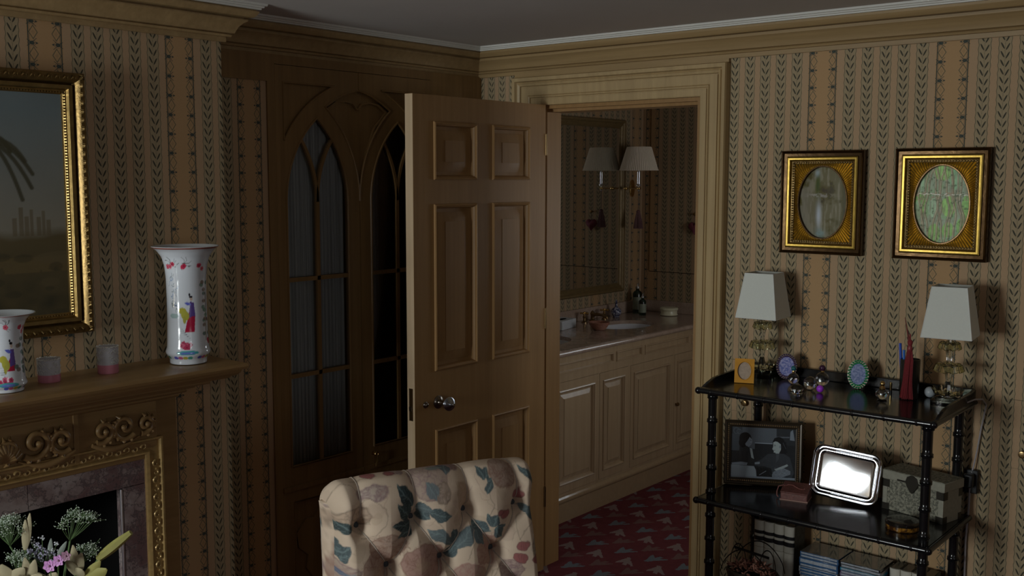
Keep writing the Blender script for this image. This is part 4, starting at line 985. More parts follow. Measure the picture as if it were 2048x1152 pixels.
    for sd in (0, -1):
        m = 60; ss = np.linspace(0.0, T1, m); fi = np.clip(np.round((ss+T1)/(2*T1)*(nv-1)), 0, nv-1).astype(int); bi = nv-1-fi
        A = P[fi, sd]; back = P[bi, sd]; ia = np.arange(m)
        k = 7; G = np.zeros((m, k, 3))
        for j in range(k): t = j/(k-1); G[:, j] = A[ia]*(1-t)+back*t; G[:, j, 0] += (0.012*math.sin(PI*t))*(1 if sd == -1 else -1)
        cst = np.stack([C.c[fi, (6+9*j) if sd == 0 else -(7+9*j)] for j in range(k)], 1)
        grid('side_boxing', G if sd == -1 else G[:, ::-1], cloth, root, False, cst)
    for (bx, bt) in allb:
        k = int(np.argmin(np.abs(s-bt))); j = int(np.argmin(np.abs(X[k]-bx))); p = P[k, j]
        b = MB(); b.sph((p[0], p[1]-0.004, p[2]), 0.0105, 14, 8, (1, 0.5, 1)); b.build('button', plain('covered_button', (0.045, 0.05, 0.055), 0.6) if 'covered_button' not in bpy.data.materials else bpy.data.materials['covered_button'], root)
    # piped pleats running over the top
    piping = plain('piping', (0.42, 0.35, 0.29), 0.7)
    for a, b_ in [sg for sg in segs if sg[1][1] < 0 or sg[0][1] < 0.3]:
        pts = []
        for t in np.linspace(0.08, 0.93, 18):
            x, y = a[0]+(b_[0]-a[0])*t, a[1]+(b_[1]-a[1])*t; k = int(np.argmin(np.abs(s-y))); j = int(np.argmin(np.abs(X[k]-x))); p = P[k, j]; pts.append((p[0], p[1]-0.0008, p[2]+0.0005))
        MB().tube(pts, 0.0017, 5).build('piping', piping, root)
    # seat, skirt and legs
    sc = MB(); n = 26; V = []
    prof = [(0.31, 0.25), (0.325, 0.30), (0.33, 0.36), (0.315, 0.40), (0.28, 0.418), (0.0, 0.43)]
    for (r, z) in prof:
        for k in range(48):
            t = 2*PI*k/48; cx = abs(math.cos(t))**0.35*(1 if math.cos(t) > 0 else -1); sy = abs(math.sin(t))**0.35*(1 if math.sin(t) > 0 else -1)
            V.append((r*cx, -0.35+r*0.95*sy, z))
    F = [(i*48+k, i*48+(k+1) % 48, (i+1)*48+(k+1) % 48, (i+1)*48+k) for i in range(len(prof)-1) for k in range(48)]+[tuple(range(48))]
    sc.add(V, F)
    m, b2 = newmat('chintz_seat', 0.8); o_, x_, y_, z_ = nobj(); f_ = nnoise(14, 4, o_); setcol(b2, nmix(nmin(nmax((f_-0.5)*8.0, 0.0), 1.0), (0.58, 0.48, 0.37), (0.33, 0.2, 0.16)))
    sc.build('seat', m, root, smooth=50)
    for x in (-0.26, 0.26):
        for y in (-0.60, -0.10): MB().lathe([(0.014, 0), (0.017, 0.02), (0.013, 0.04), (0.022, 0.12), (0.026, 0.25)], (x, y, 0), 16).build('leg', M['cup'], root)
chair()

# ------------------------------------------------------------------ two gilt pictures on the back wall
def oval_picture(label, x0, x1, z0, z1, seed, style):
    yb = Y_A-0.002; A = PA(yb); root = thing('gilt_oval_picture', label, 'picture', ((x0+x1)/2, yb, z0), group='gilt sunburst pictures on the back wall')
    cx, cz = (x0+x1)/2, (z0+z1)/2
    MB().mould(rect(x0, x1, z0, z1), [(0, 0), (0, 0.028), (0.003, 0.032), (0.006, 0.030), (0.010, 0.023), (0.020, 0.021), (0.022, 0.024)], A).build('outer_moulding', M['goldd'], root, True, smooth=30)
    MB().mould(rect(x0, x1, z0, z1), [(0.0215, 0.015), (0.022, 0.026), (0.026, 0.028), (0.032, 0.027), (0.036, 0.020), (0.0365, 0.010)], A).build('gilt_moulding', M['gold'], root, True, smooth=30)
    inn = 0.044; a, b_ = (x1-x0)*0.298, (z1-z0)*0.352; hw, hh = (x1-x0)/2-inn, (z1-z0)/2-inn
    q = MB()
    MB_ = q.mould(rect(x0, x1, z0, z1), [(0.036, 0.016), (0.038, 0.018), (0.046, 0.015), (0.046, 0.006)], A)
    for (aa, bb, hor) in ((x0+0.042, x1-0.042, 1), (z0+0.042, z1-0.042, 0)):
        n = int((bb-aa)/0.0088)
        for i in range(n):
            t = aa+(i+0.5)*(bb-aa)/n
            for e in ((z0+0.042, z1-0.042) if hor else (x0+0.042, x1-0.042)):
                q.sph(A(t, e, 0.017) if hor else A(e, t, 0.017), 0.0036, 6, 5)
    q.build('rope_moulding', M['golda'], root, True)
    N_ = 112; nt = N_*6; nr = 5; V = []; F = []
    for i in range(nt):
        t = 2*PI*i/nt; cph = 0.5+0.5*math.cos(N_*t); c, s_ = math.cos(t), math.sin(t)
        kk = 1/max(abs(c)/hw, abs(s_)/hh)
        ro = 1/math.sqrt((c/a)**2+(s_/b_)**2)
        for j in range(nr):
            f = j/(nr-1); r = ro+(kk-ro)*f; V.append(A(cx+r*c, cz+r*s_, 0.007+0.0055*cph*min(1, f*4+0.1)+0.004*(1-f)))
    for i in range(nt):
        for j in range(nr-1): F.append((i*nr+j, ((i+1) % nt)*nr+j, ((i+1) % nt)*nr+j+1, i*nr+j+1))
    q = MB().add(V, F); q.build('sunburst_mount', M['gold'], root, True, smooth=60)
    q = MB(); q.tube([A(cx+a*math.cos(t), cz+b_*math.sin(t), 0.011) for t in np.linspace(0, 2*PI, 64)], 0.0034, 6, cap=False); q.build('oval_rim', M['goldd'], root, True)
    C = Canvas(cx-a, cx+a, cz-b_, cz+b_, 260, 340, (0.3, 0.28, 0.22)); U = (C.u-cx)/a; Vv = (C.v-cz)/b_
    f1 = fbm(U.shape, (7, 5), seed); f2 = fbm(U.shape, (6, 26), seed+1); f3 = fbm(U.shape, (30, 22), seed+2)
    if style == 0:
        C.c[:] = (0.20, 0.185, 0.13); C.mix(np.clip((f2-0.45)*5, 0, 1), (0.29, 0.27, 0.21), 0.8); C.mix(np.clip((-0.2-U)*2, 0, 1), (0.25, 0.235, 0.20), 0.7); C.mix(np.clip((f1-0.55)*7, 0, 1), (0.11, 0.10, 0.055), 0.7)
        C.mix(np.exp(-((U+0.15)/0.10)**2)*np.exp(-((Vv+0.35)/0.35)**2), (0.46, 0.50, 0.55), 0.9); C.mix(np.exp(-((U+0.25)/0.09)**2)*np.exp(-((Vv-0.80)/0.10)**2), (0.42, 0.48, 0.52), 0.9)  # pale cross streaks: reflections painted into the picture colour
        C.mix(np.exp(-((U+0.10)/0.4)**2)*(np.abs(Vv-0.22+0.05*f3) < 0.05)*(f3 > 0.42), (0.42, 0.40, 0.38), 0.9); C.mix(np.exp(-((U+0.0)/0.14)**2)*np.exp(-((Vv-0.05)/0.14)**2)*f3, (0.06, 0.05, 0.03)); C.mix(np.exp(-((U-0.02)/0.3)**2)*np.exp(-((Vv-0.35)/0.13)**2)*f3, (0.1, 0.085, 0.05))
        C.mix(np.exp(-((U-0.85)/0.12)**2), (0.13, 0.12, 0.07), 0.8); C.mix(np.exp(-((U+0.1)/0.2)**2)*np.exp(-((Vv+0.85)/0.12)**2)*f3*1.5, (0.25, 0.33, 0.33))
        C.mix(np.exp(-((U+0.22)/0.10)**2)*np.exp(-((Vv-0.5)/0.3)**2)*0.8, (0.10, 0.13, 0.07))
    else:
        C.c[:] = (0.24, 0.28, 0.22); C.mix(np.clip((f1-0.42)*5, 0, 1), (0.16, 0.30, 0.13), 0.8); R = random.Random(4)  # green garden reflection in the glass, painted as colour
        for (x, y, rx, ry) in ((0.0, 0.8, 0.3, 0.2), (0.45, 0.65, 0.22, 0.28), (-0.8, 0.0, 0.22, 0.3), (-0.85, -0.15, 0.16, 0.25), (-0.3, -0.1, 0.17, 0.26), (0.25, -0.05, 0.26, 0.26), (0.85, -0.1, 0.16, 0.34), (-0.25, -0.75, 0.22, 0.25), (0.25, -0.65, 0.2, 0.2), (-0.75, 0.5, 0.15, 0.2), (0.2, -0.95, 0.22, 0.12), (0.7, -0.55, 0.16, 0.2)):
            C.ell(cx+x*a, cz+y*b_, rx*a, ry*b_, R.choice([(0.20, 0.40, 0.10), (0.26, 0.46, 0.13), (0.22, 0.38, 0.24), (0.30, 0.40, 0.30)]), a=0.75)
        for i in range(11):
            x0_ = -0.75+0.15*i+R.uniform(-.05, .05); ph = R.random()*6; pts = [(cx+a*(x0_+0.09*math.sin(ph+6*t)+0.03*math.sin(17*t+ph)), cz+b_*(1-2*t)) for t in np.linspace(0.02, 0.98, 26)]
            C.line(pts, 0.0075, (0.16, 0.11, 0.07), 0.75); C.line([(p[0]-0.0012, p[1]) for p in pts], 0.0018, (0.46, 0.40, 0.33), 0.85)
        for k in range(14):
            xx = -0.95+0.14*k; C.line([(cx+a*xx, cz+b_*(0.24+R.uniform(-.03, .04))), (cx+a*(xx+0.13), cz+b_*(0.25+R.uniform(-.03, .03)))], 0.003, (0.62, 0.56, 0.52), 0.9)
        C.mix((f3 > 0.6)*(np.abs(Vv-0.2) < 0.10), (0.26, 0.17, 0.13), 0.7)
        C.mix(np.clip((f2-0.52)*6, 0, 1), (0.15, 0.12, 0.09), 0.55); C.mix(np.clip((0.36-f3)*9, 0, 1), (0.07, 0.10, 0.05), 0.7)
        C.c *= (1.35+0.9*f3)[..., None]*np.array((1.0, 1.08, 0.95))  # colour lifted so the painted reflection looks brighter than the room
    else_ = None
    if style == 0: C.c = C.c*0.55+0.9*(C.c-C.c.mean()*0.75)
    C.c = np.clip(C.c, 0.01, 0.9)
    m2 = (U**2+Vv**2) > 1.0; bulge = 0.010*np.clip(1-U**2-Vv**2, 0, 1)
    Pg = np.stack([C.u, yb-0.003-bulge*0.45, C.v], -1)
    grid('oval_picture', Pg, painted('oval_paint_%d' % style, 0.45, 0.25, 0.0), root, True, C.c)
oval_picture('gilt sunburst frame holding an oval grey-brown relief picture, above the lamp by the doorway', -1.685, -1.380, 1.483, 1.851, 5, 0)
oval_picture('gilt sunburst frame holding an oval painted with green garden reflections, hung on the back wall', -1.272, -0.968, 1.482, 1.853, 15, 1)

# ------------------------------------------------------------------ etagere
EX0, EX1, EY0, EY1 = -1.775, -0.980, 3.160, 3.572
ET = (1.030, 0.640, 0.250)
def etagere():
    root = thing('etagere', 'black faux bamboo three-tier etagere standing against the papered back wall', 'shelf', ((EX0+EX1)/2, (EY0+EY1)/2, 0))
    for i, z in enumerate(ET):
        m = MB(); m.box(EX0+0.006, EX1-0.006, EY0+0.006, EY1-0.002, z-0.016, z)
        m.tube([(EX0, EY1, z-0.009), (EX0, EY0, z-0.009)], 0.0095, 10); m.tube([(EX0, EY0, z-0.009), (EX1, EY0, z-0.009)], 0.0095, 10); m.tube([(EX1, EY0, z-0.009), (EX1, EY1, z-0.009)], 0.0095, 10)
        for k in range(8):
            x = EX0+(k+0.5)*(EX1-EX0)/8; m.tube([(x-0.004, EY0, z-0.009), (x-0.0015, EY0, z-0.009), (x+0.0015, EY0, z-0.009), (x+0.004, EY0, z-0.009)], [0.0096, 0.0115, 0.0115, 0.0096], 10)
        m.sph((EX0, EY0, z-0.009), 0.0125, 12, 8); m.sph((EX1, EY0, z-0.009), 0.0125, 12, 8)
        m.build('shelf', M['black'], root, True, smooth=40)
    for (x, y) in ((EX0+0.035, EY0+0.038), (EX1-0.030, EY0+0.046), (EX0+0.038, EY1-0.03), (EX1-0.038, EY1-0.03)):
        pf = [(0.012, 0)]; z = 0.0
        while z < 1.012:
            pf += [(0.0148, z+0.004), (0.0150, z+0.058)] if z+0.07 < 1.014 else []
            pf += [(0.0150, z+0.060), (0.0185, z+0.063), (0.0190, z+0.066), (0.0160, z+0.068), (0.0186, z+0.070), (0.0185, z+0.073), (0.0150, z+0.077)] if z+0.08 < 1.012 else []
            z += 0.0845
        pf = [(r, zz) for r, zz in pf if zz < 1.012]+[(0.0150, 1.014)]
        MB().lathe(pf, (x, y, 0), 20).build('leg', M['black'], root, True, smooth=40)
    z = ET[0]
    g = MB(); g.mbox(PA(EY1), EX0+0.004, EX1-0.004, z, z+0.036, -0.006, 0.006); g.build('back_gallery', M['black'], root, True, bevel=0.003)
    for x in (EX0+0.002, EX1-0.002):
        poly = [(EY0+0.02, z-0.002), (EY0+0.06, z+0.012), (EY0+0.10, z+0.022), (EY0+0.16, z+0.026), (EY1-0.05, z+0.030), (EY1-0.008, z+0.036), (EY1-0.008, z-0.002)]
        MB().plate([poly], -0.006, 0.006, PB(x)).build('side_gallery', M['black'], root, True, bevel=0.002)
etagere()

# ------------------------------------------------------------------ crystal lamps
def bobeche(mb, z, r, n=10, h=0.014, down=True):
    nt = n*6; rings = [(0.25, 0.0), (0.6, h*0.25), (0.85, h*0.1), (1.0, -h*0.9 if down else h)]
    V = []; F = []
    for k, (f, dz) in enumerate(rings):
        for i in range(nt):
            t = 2*PI*i/nt; w = 1+0.13*math.cos(n*t)*f; V.append((r*f*w*math.cos(t), r*f*w*math.sin(t), z+dz+0.003*f*math.cos(n*t)))
    for k in range(len(rings)): 
        for i in range(nt): V.append((V[k*nt+i][0]*0.97, V[k*nt+i][1]*0.97, V[k*nt+i][2]-0.003))
    Rn = len(rings)
    for k in range(Rn-1):
        for i in range(nt):
            j = (i+1) % nt; F.append((k*nt+i, k*nt+j, (k+1)*nt+j, (k+1)*nt+i)); o = Rn*nt; F.append((o+k*nt+i, o+(k+1)*nt+i, o+(k+1)*nt+j, o+k*nt+j))
    for i in range(nt):
        j = (i+1) % nt; o = Rn*nt; F.append((i, o+i, o+j, j)); F.append(((Rn-1)*nt+i, (Rn-1)*nt+j, o+(Rn-1)*nt+j, o+(Rn-1)*nt+i))
    mb.add(V, F)
def lamp():
    root = thing('crystal_table_lamp', 'crystal lamp with tapering ivory shade, on the doorway end of the black etagere', 'lamp', (-1.700, 3.488, ET[0]), math.radians(5), 'pair of crystal lamps on the etagere')
    b = MB(); b.plate([rrect(0.092, 0.092, 0.012, 3)], 0.0, 0.017, PZ()); b.plate([rrect(0.07, 0.07, 0.01, 3)], 0.017, 0.026, PZ()); b.build('base', M['crystal'], root, smooth=25)
    for (zz, rr, hh, dn) in ((0.034, 0.046, 0.018, False), (0.128, 0.043, 0.020, True), (0.198, 0.033, 0.018, True)):
        b = MB(); bobeche(b, zz, rr, 9, hh, dn); b.build('crystal_collar', M['crystal'], root, smooth=25)
    b = MB(); b.lathe([(0.016, 0.026), (0.014, 0.05), (0.008, 0.075), (0.013, 0.11), (0.017, 0.122), (0.009, 0.13), (0.008, 0.15), (0.014, 0.18), (0.018, 0.195), (0.008, 0.20), (0.007, 0.215)], n=8); b.build('stem', M['glass'], root, smooth=20)
    b = MB(); b.lathe([(0.008, 0.212), (0.009, 0.216), (0.005, 0.222), (0.0045, 0.25), (0.012, 0.252), (0.012, 0.285), (0.002, 0.29)], n=16); b.build('lamp_holder', M['bronze'], root)
    z0, z1, h0, h1, t = 0.222, 0.382, 0.0755, 0.0525, 0.0015
    s = MB(); V = []
    for (h, z) in ((h0, z0), (h1, z1), (h1-t, z1), (h0-t, z0)): V += [(-h, -h, z), (h, -h, z), (h, h, z), (-h, h, z)]
    F = [(k*4+i, k*4+(i+1) % 4, ((k+1) % 4)*4+(i+1) % 4, ((k+1) % 4)*4+i) for k in range(4) for i in range(4)]
    s.add(V, F); sh = s.build('lamp_shade', M['shade'], root, smooth=0)
    e = MB()
    for (h, z) in ((h0, z0), (h1, z1)):
        q = [(-h, -h, z), (h, -h, z), (h, h, z), (-h, h, z)]
        for i in range(4): e.tube([q[i], q[(i+1) % 4]], 0.0013, 6)
    for i, (sx, sy) in enumerate(((-1, -1), (1, -1), (1, 1), (-1, 1))): e.tube([(sx*h0, sy*h0, z0), (sx*h1, sy*h1, z1)], 0.0012, 6)
    e.tube([(-h1, 0, z1-0.006), (h1, 0, z1-0.006)], 0.001, 5); e.build('shade_binding', plain('white_binding', (0.72, 0.73, 0.70), 0.7), sh)
    return root
l1 = lamp(); l2 = copy_tree(l1); l2.location = (-1.028, 3.440, ET[0]); l2.rotation_euler = (0, 0, math.radians(7))
l2['label'] = 'crystal lamp with tapering ivory shade, beside the red tassel on the black etagere'

# ------------------------------------------------------------------ small things on the top shelf
T0 = ET[0]
def rot_of(n): return math.atan2(n[0], -n[1])
root = thing('amber_photo_frame', 'small amber coloured rectangular frame with an oval picture, front left on the top shelf', 'photo frame', (-1.692, 3.335, T0), math.radians(22))
Mt = lambda u, v, w: (u, -w*math.cos(0.16)+v*math.sin(0.16), v*math.cos(0.16)+w*math.sin(0.16)+0.001)
amb = plain('amber_resin', (0.62, 0.28, 0.02), 0.3, var=0.2, coat=0.3)
ov = [(0.0235*math.cos(t), 0.043+0.031*math.sin(t)) for t in np.linspace(0, 2*PI, 28, endpoint=False)]
m = MB(); m.plate([rect(-0.034, 0.034, 0.0, 0.086), ov], -0.004, 0.004, Mt); m.tube([Mt(p[0]*1.06, 0.043+(p[1]-0.043)*1.05, 0.0045) for p in ov+[ov[0]]], 0.0015, 6)
m.build('frame', amb, root, smooth=30)
m = MB(); m.plate([ov], -0.003, -0.001, Mt); m.build('picture', plain('sepia_portrait', (0.42, 0.32, 0.24), 0.3, var=0.35, scale=90), root)
m = MB(); m.mbox(lambda u, v, w: (u, 0.004+0.02*(1-v/0.06)+0.010*v/0.06+w, v), -0.008, 0.008, 0, 0.06, 0, 0.002); m.build('strut', M['goldd'], root)
def oval_frame(name, label, loc, rz, a, b_, bead, pic, beadr, bn):
    root = thing(name, label, 'photo frame', loc, rz); tl = 0.14
    Mt = lambda u, v, w: (u, -w*math.cos(tl)+v*math.sin(tl), v*math.cos(tl)+w*math.sin(tl)+0.001)
    m = MB(); m.plate([[(a*math.cos(t), b_+b_*math.sin(t)) for t in np.linspace(0, 2*PI, 36, endpoint=False)]], -0.004, 0.001, Mt); m.build('back_plate', M['bronze'], root)
    m = MB()
    for rr, off in ((1.0, 0), (0.84, 0.5)):
        for k in range(bn):
            t = 2*PI*(k+off)/bn; m.sph(Mt((a-beadr)*rr*math.cos(t), b_+(b_-beadr)*rr*math.sin(t), 0.003), beadr*random.uniform(0.85, 1.1), 6, 5)
    m.build('beaded_border', bead, root, smooth=25)
    C = Canvas(-a*0.72, a*0.72, b_*0.26, b_*1.74, 40, 60, (0.2, 0.25, 0.5)); f = fbm(C.u.shape, (8, 6), bn); C.c[:] = pic[0]; C.mix(np.clip((f-0.45)*6, 0, 1), pic[1]); C.mix(np.clip((f-0.62)*9, 0, 1), pic[2])
    q = MB(); q.plate([[(a*0.76*math.cos(t), b_+b_*0.78*math.sin(t)) for t in np.linspace(0, 2*PI, 36, endpoint=False)]], 0.0012, 0.0022, Mt)
    mm, bb = newmat('miniature_'+name, 0.2); o, x, y, z = nobj(); ff = nnoise(130, 3, o); setcol(bb, nmix(nmin(nmax((ff-0.4)*5.0, 0.0), 1.0), pic[0], pic[1])); q.build('picture', mm, root)
    MB().tube([Mt(0, b_*1.1, -0.004), (0, b_*0.75+0.004, 0.002)], 0.002, 6).build('strut', M['bronze'], root)
gem = lambda n, c, c2: plain(n, c, 0.15, 0.4, var=0.6, scale=150, coat=0.5)
oval_frame('jewelled_oval_frame', 'oval frame bordered in purple beads with a blue picture, behind the teal-stoppered scent bottle', (-1.610, 3.500, T0), math.radians(18), 0.037, 0.046, gem('purple_gems', (0.12, 0.06, 0.20), 0), ((0.14, 0.17, 0.45), (0.38, 0.38, 0.62), (0.5, 0.55, 0.7)), 0.0030, 30)
oval_frame('jewelled_oval_frame', 'small oval frame bordered in green jewels around a blue picture, on the top shelf', (-1.345, 3.495, T0), math.radians(12), 0.036, 0.050, gem('green_gems', (0.05, 0.42, 0.16), 0), ((0.12, 0.16, 0.34), (0.25, 0.29, 0.50), (0.5, 0.55, 0.7)), 0.0036, 26)
def scent(label, loc, body, neck, stop, smat, cat='bottle', foot=None, group='glass scent bottles on the top shelf'):
    root = thing('scent_bottle', label, cat, loc, 0, group)
    m = MB(); m.lathe(body, n=22); m.build('glass_body', M['glass'], root, smooth=40)
    if neck: m = MB(); m.lathe(neck, n=14); m.build('collar', M['brass'], root)
    if stop: m = MB(); m.sph((0, 0, stop[0]), stop[1], 14, 10); m.build('stopper', smat, root)
ball = lambda z, r, n=9: [(max(0.003, r*math.cos(a)), z+r*math.sin(a)) for a in np.linspace(-1.3, 1.3, n)]
purp = plain('deep_purple_glass', (0.05, 0.012, 0.04), 0.08, coat=0.6); teal_ = plain('teal_glass', (0.02, 0.13, 0.16), 0.08, coat=0.6)
violet = plain('violet_glass', (0.42, 0.05, 0.75), 0.08, coat=0.6)
scent('round glass scent bottle with a teal stopper, in front of the purple beaded frame', (-1.548, 3.425, T0), [(0.012, 0)]+ball(0.022, 0.020), [(0.005, 0.041), (0.006, 0.044), (0.005, 0.050)], (0.058, 0.0095), teal_)
scent('low glass dome bottle, nearest the front edge left of centre', (-1.478, 3.300, T0), [(0.020, 0.0), (0.023, 0.004), (0.022, 0.014), (0.016, 0.025), (0.007, 0.030)], None, (0.030, 0.006), M['glass'])
scent('round glass scent bottle with a dark purple stopper, left of centre on the shelf', (-1.455, 3.455, T0), [(0.012, 0)]+ball(0.027, 0.024), [(0.005, 0.050), (0.007, 0.053), (0.005, 0.058)], (0.066, 0.0110), purp)
scent('glass globe bottle lying beside the purple-stoppered one, with a violet ball stopper', (-1.462, 3.372, T0), [(0.010, 0)]+ball(0.024, 0.023), None, None, None)
o = MB().sph((-1.418, 3.352, T0+0.0135), 0.0125, 18, 12).build('glass_ball', violet); tag(o, 'bright violet glass ball lying beside the globe bottle', 'ball')
scent('narrow glass scent bottle with a gold stopper, left of the red tassel', (-1.208, 3.355, T0), [(0.014, 0), (0.016, 0.003), (0.011, 0.007), (0.021, 0.020), (0.021, 0.028), (0.010, 0.038)], [(0.009, 0.036), (0.010, 0.042), (0.006, 0.050)], (0.057, 0.0085), M['brass'])
# tumbler with pens, tassel
root = thing('pen_tumbler', 'dark cylindrical tumbler on the right half of the top shelf, behind the red tassel', 'tumbler', (-1.162, 3.475, T0))
m = MB(); m.lathe([(0.030, 0), (0.031, 0.003), (0.032, 0.128), (0.0295, 0.128), (0.0285, 0.006), (0.001, 0.006)], n=30); m.build('body', plain('smoky_lacquer', (0.03, 0.028, 0.022), 0.2), root)
o = MB().tube([(-1.185, 3.475, T0+0.012), (-1.196, 3.470, T0+0.178)], [0.004, 0.0048], 10).build('blue_pen', plain('blue_plastic', (0.02, 0.08, 0.50), 0.3)); tag(o, 'dark blue pen standing at the left of the tumbler', 'pen', 'pens in the tumbler')
o = MB().tube([(-1.176, 3.470, T0+0.010), (-1.180, 3.462, T0+0.158)], [0.004, 0.0045], 10).build('blue_pen', plain('pale_blue_plastic', (0.04, 0.18, 0.60), 0.3)); tag(o, 'lighter blue pen next to the dark blue one in the tumbler', 'pen', 'pens in the tumbler')
o = MB().tube([(-1.150, 3.480, T0+0.010), (-1.178, 3.490, T0+0.205), (-1.192, 3.495, T0+0.262)], [0.003, 0.003, 0.001], 8).build('knitting_needle', plain('red_brown_stick', (0.17, 0.035, 0.03), 0.4)); tag(o, 'thin dark red stick rising from the tumbler', 'stick')
root = thing('red_tassel', 'long crimson silk tassel hanging down the front of the tumbler', 'tassel', (-1.150, 3.432, T0))
R = random.Random(5); m = MB()
for k in range(150):
    a = R.uniform(0, 2*PI); r = math.sqrt(R.random()); xt, yt = 0.010*r*math.cos(a), 0.006*r*math.sin(a)-0.002; xb, yb = 0.021*r*math.cos(a)-0.004, 0.016*r*math.sin(a)-0.006
    m.tube([(xt*0.8, yt, 0.162), (xt*1.3, yt-0.003, 0.13), (xb*0.70, yb*0.8, 0.06), (xb+R.uniform(-.002, .002), yb, R.uniform(0.002, 0.010))], 0.0011, 4)
silk = plain('crimson_silk', (0.23, 0.030, 0.035), 0.4, var=0.25, scale=200)
m.build('skirt', silk, root, smooth=60)
m = MB(); m.lathe([(0.005, 0.158), (0.0085, 0.163), (0.009, 0.172), (0.006, 0.180), (0.008, 0.186), (0.009, 0.193), (0.004, 0.199)], (0, -0.002, 0), 14); m.build('head', silk, root)
m = MB(); m.tube([(0, 0, 0.196), (-0.004, 0.01, 0.215), (-0.012, 0.028, 0.212), (-0.016, 0.036, 0.19)], 0.0016, 6); m.build('cord', silk, root)
o = MB().sph((-1.105, 3.508, T0+0.019), 0.018, 20, 14).build('white_ball', plain('frosted_white_glass', (0.42, 0.46, 0.50), 0.35)); tag(o, 'frosted white ball between the tumbler and the right lamp', 'ball')
root = thing('lipstick', 'slim gold lipstick tube standing left of the tumbler', 'lipstick', (-1.232, 3.500, T0)); m = MB(); m.lathe([(0.0045, 0), (0.0045, 0.02), (0.0048, 0.021), (0.0048, 0.036)], n=14); m.build('case', M['brass'], root); MB().lathe([(0.0050, 0), (0.0050, 0.010)], n=14).build('base', M['black'], root)

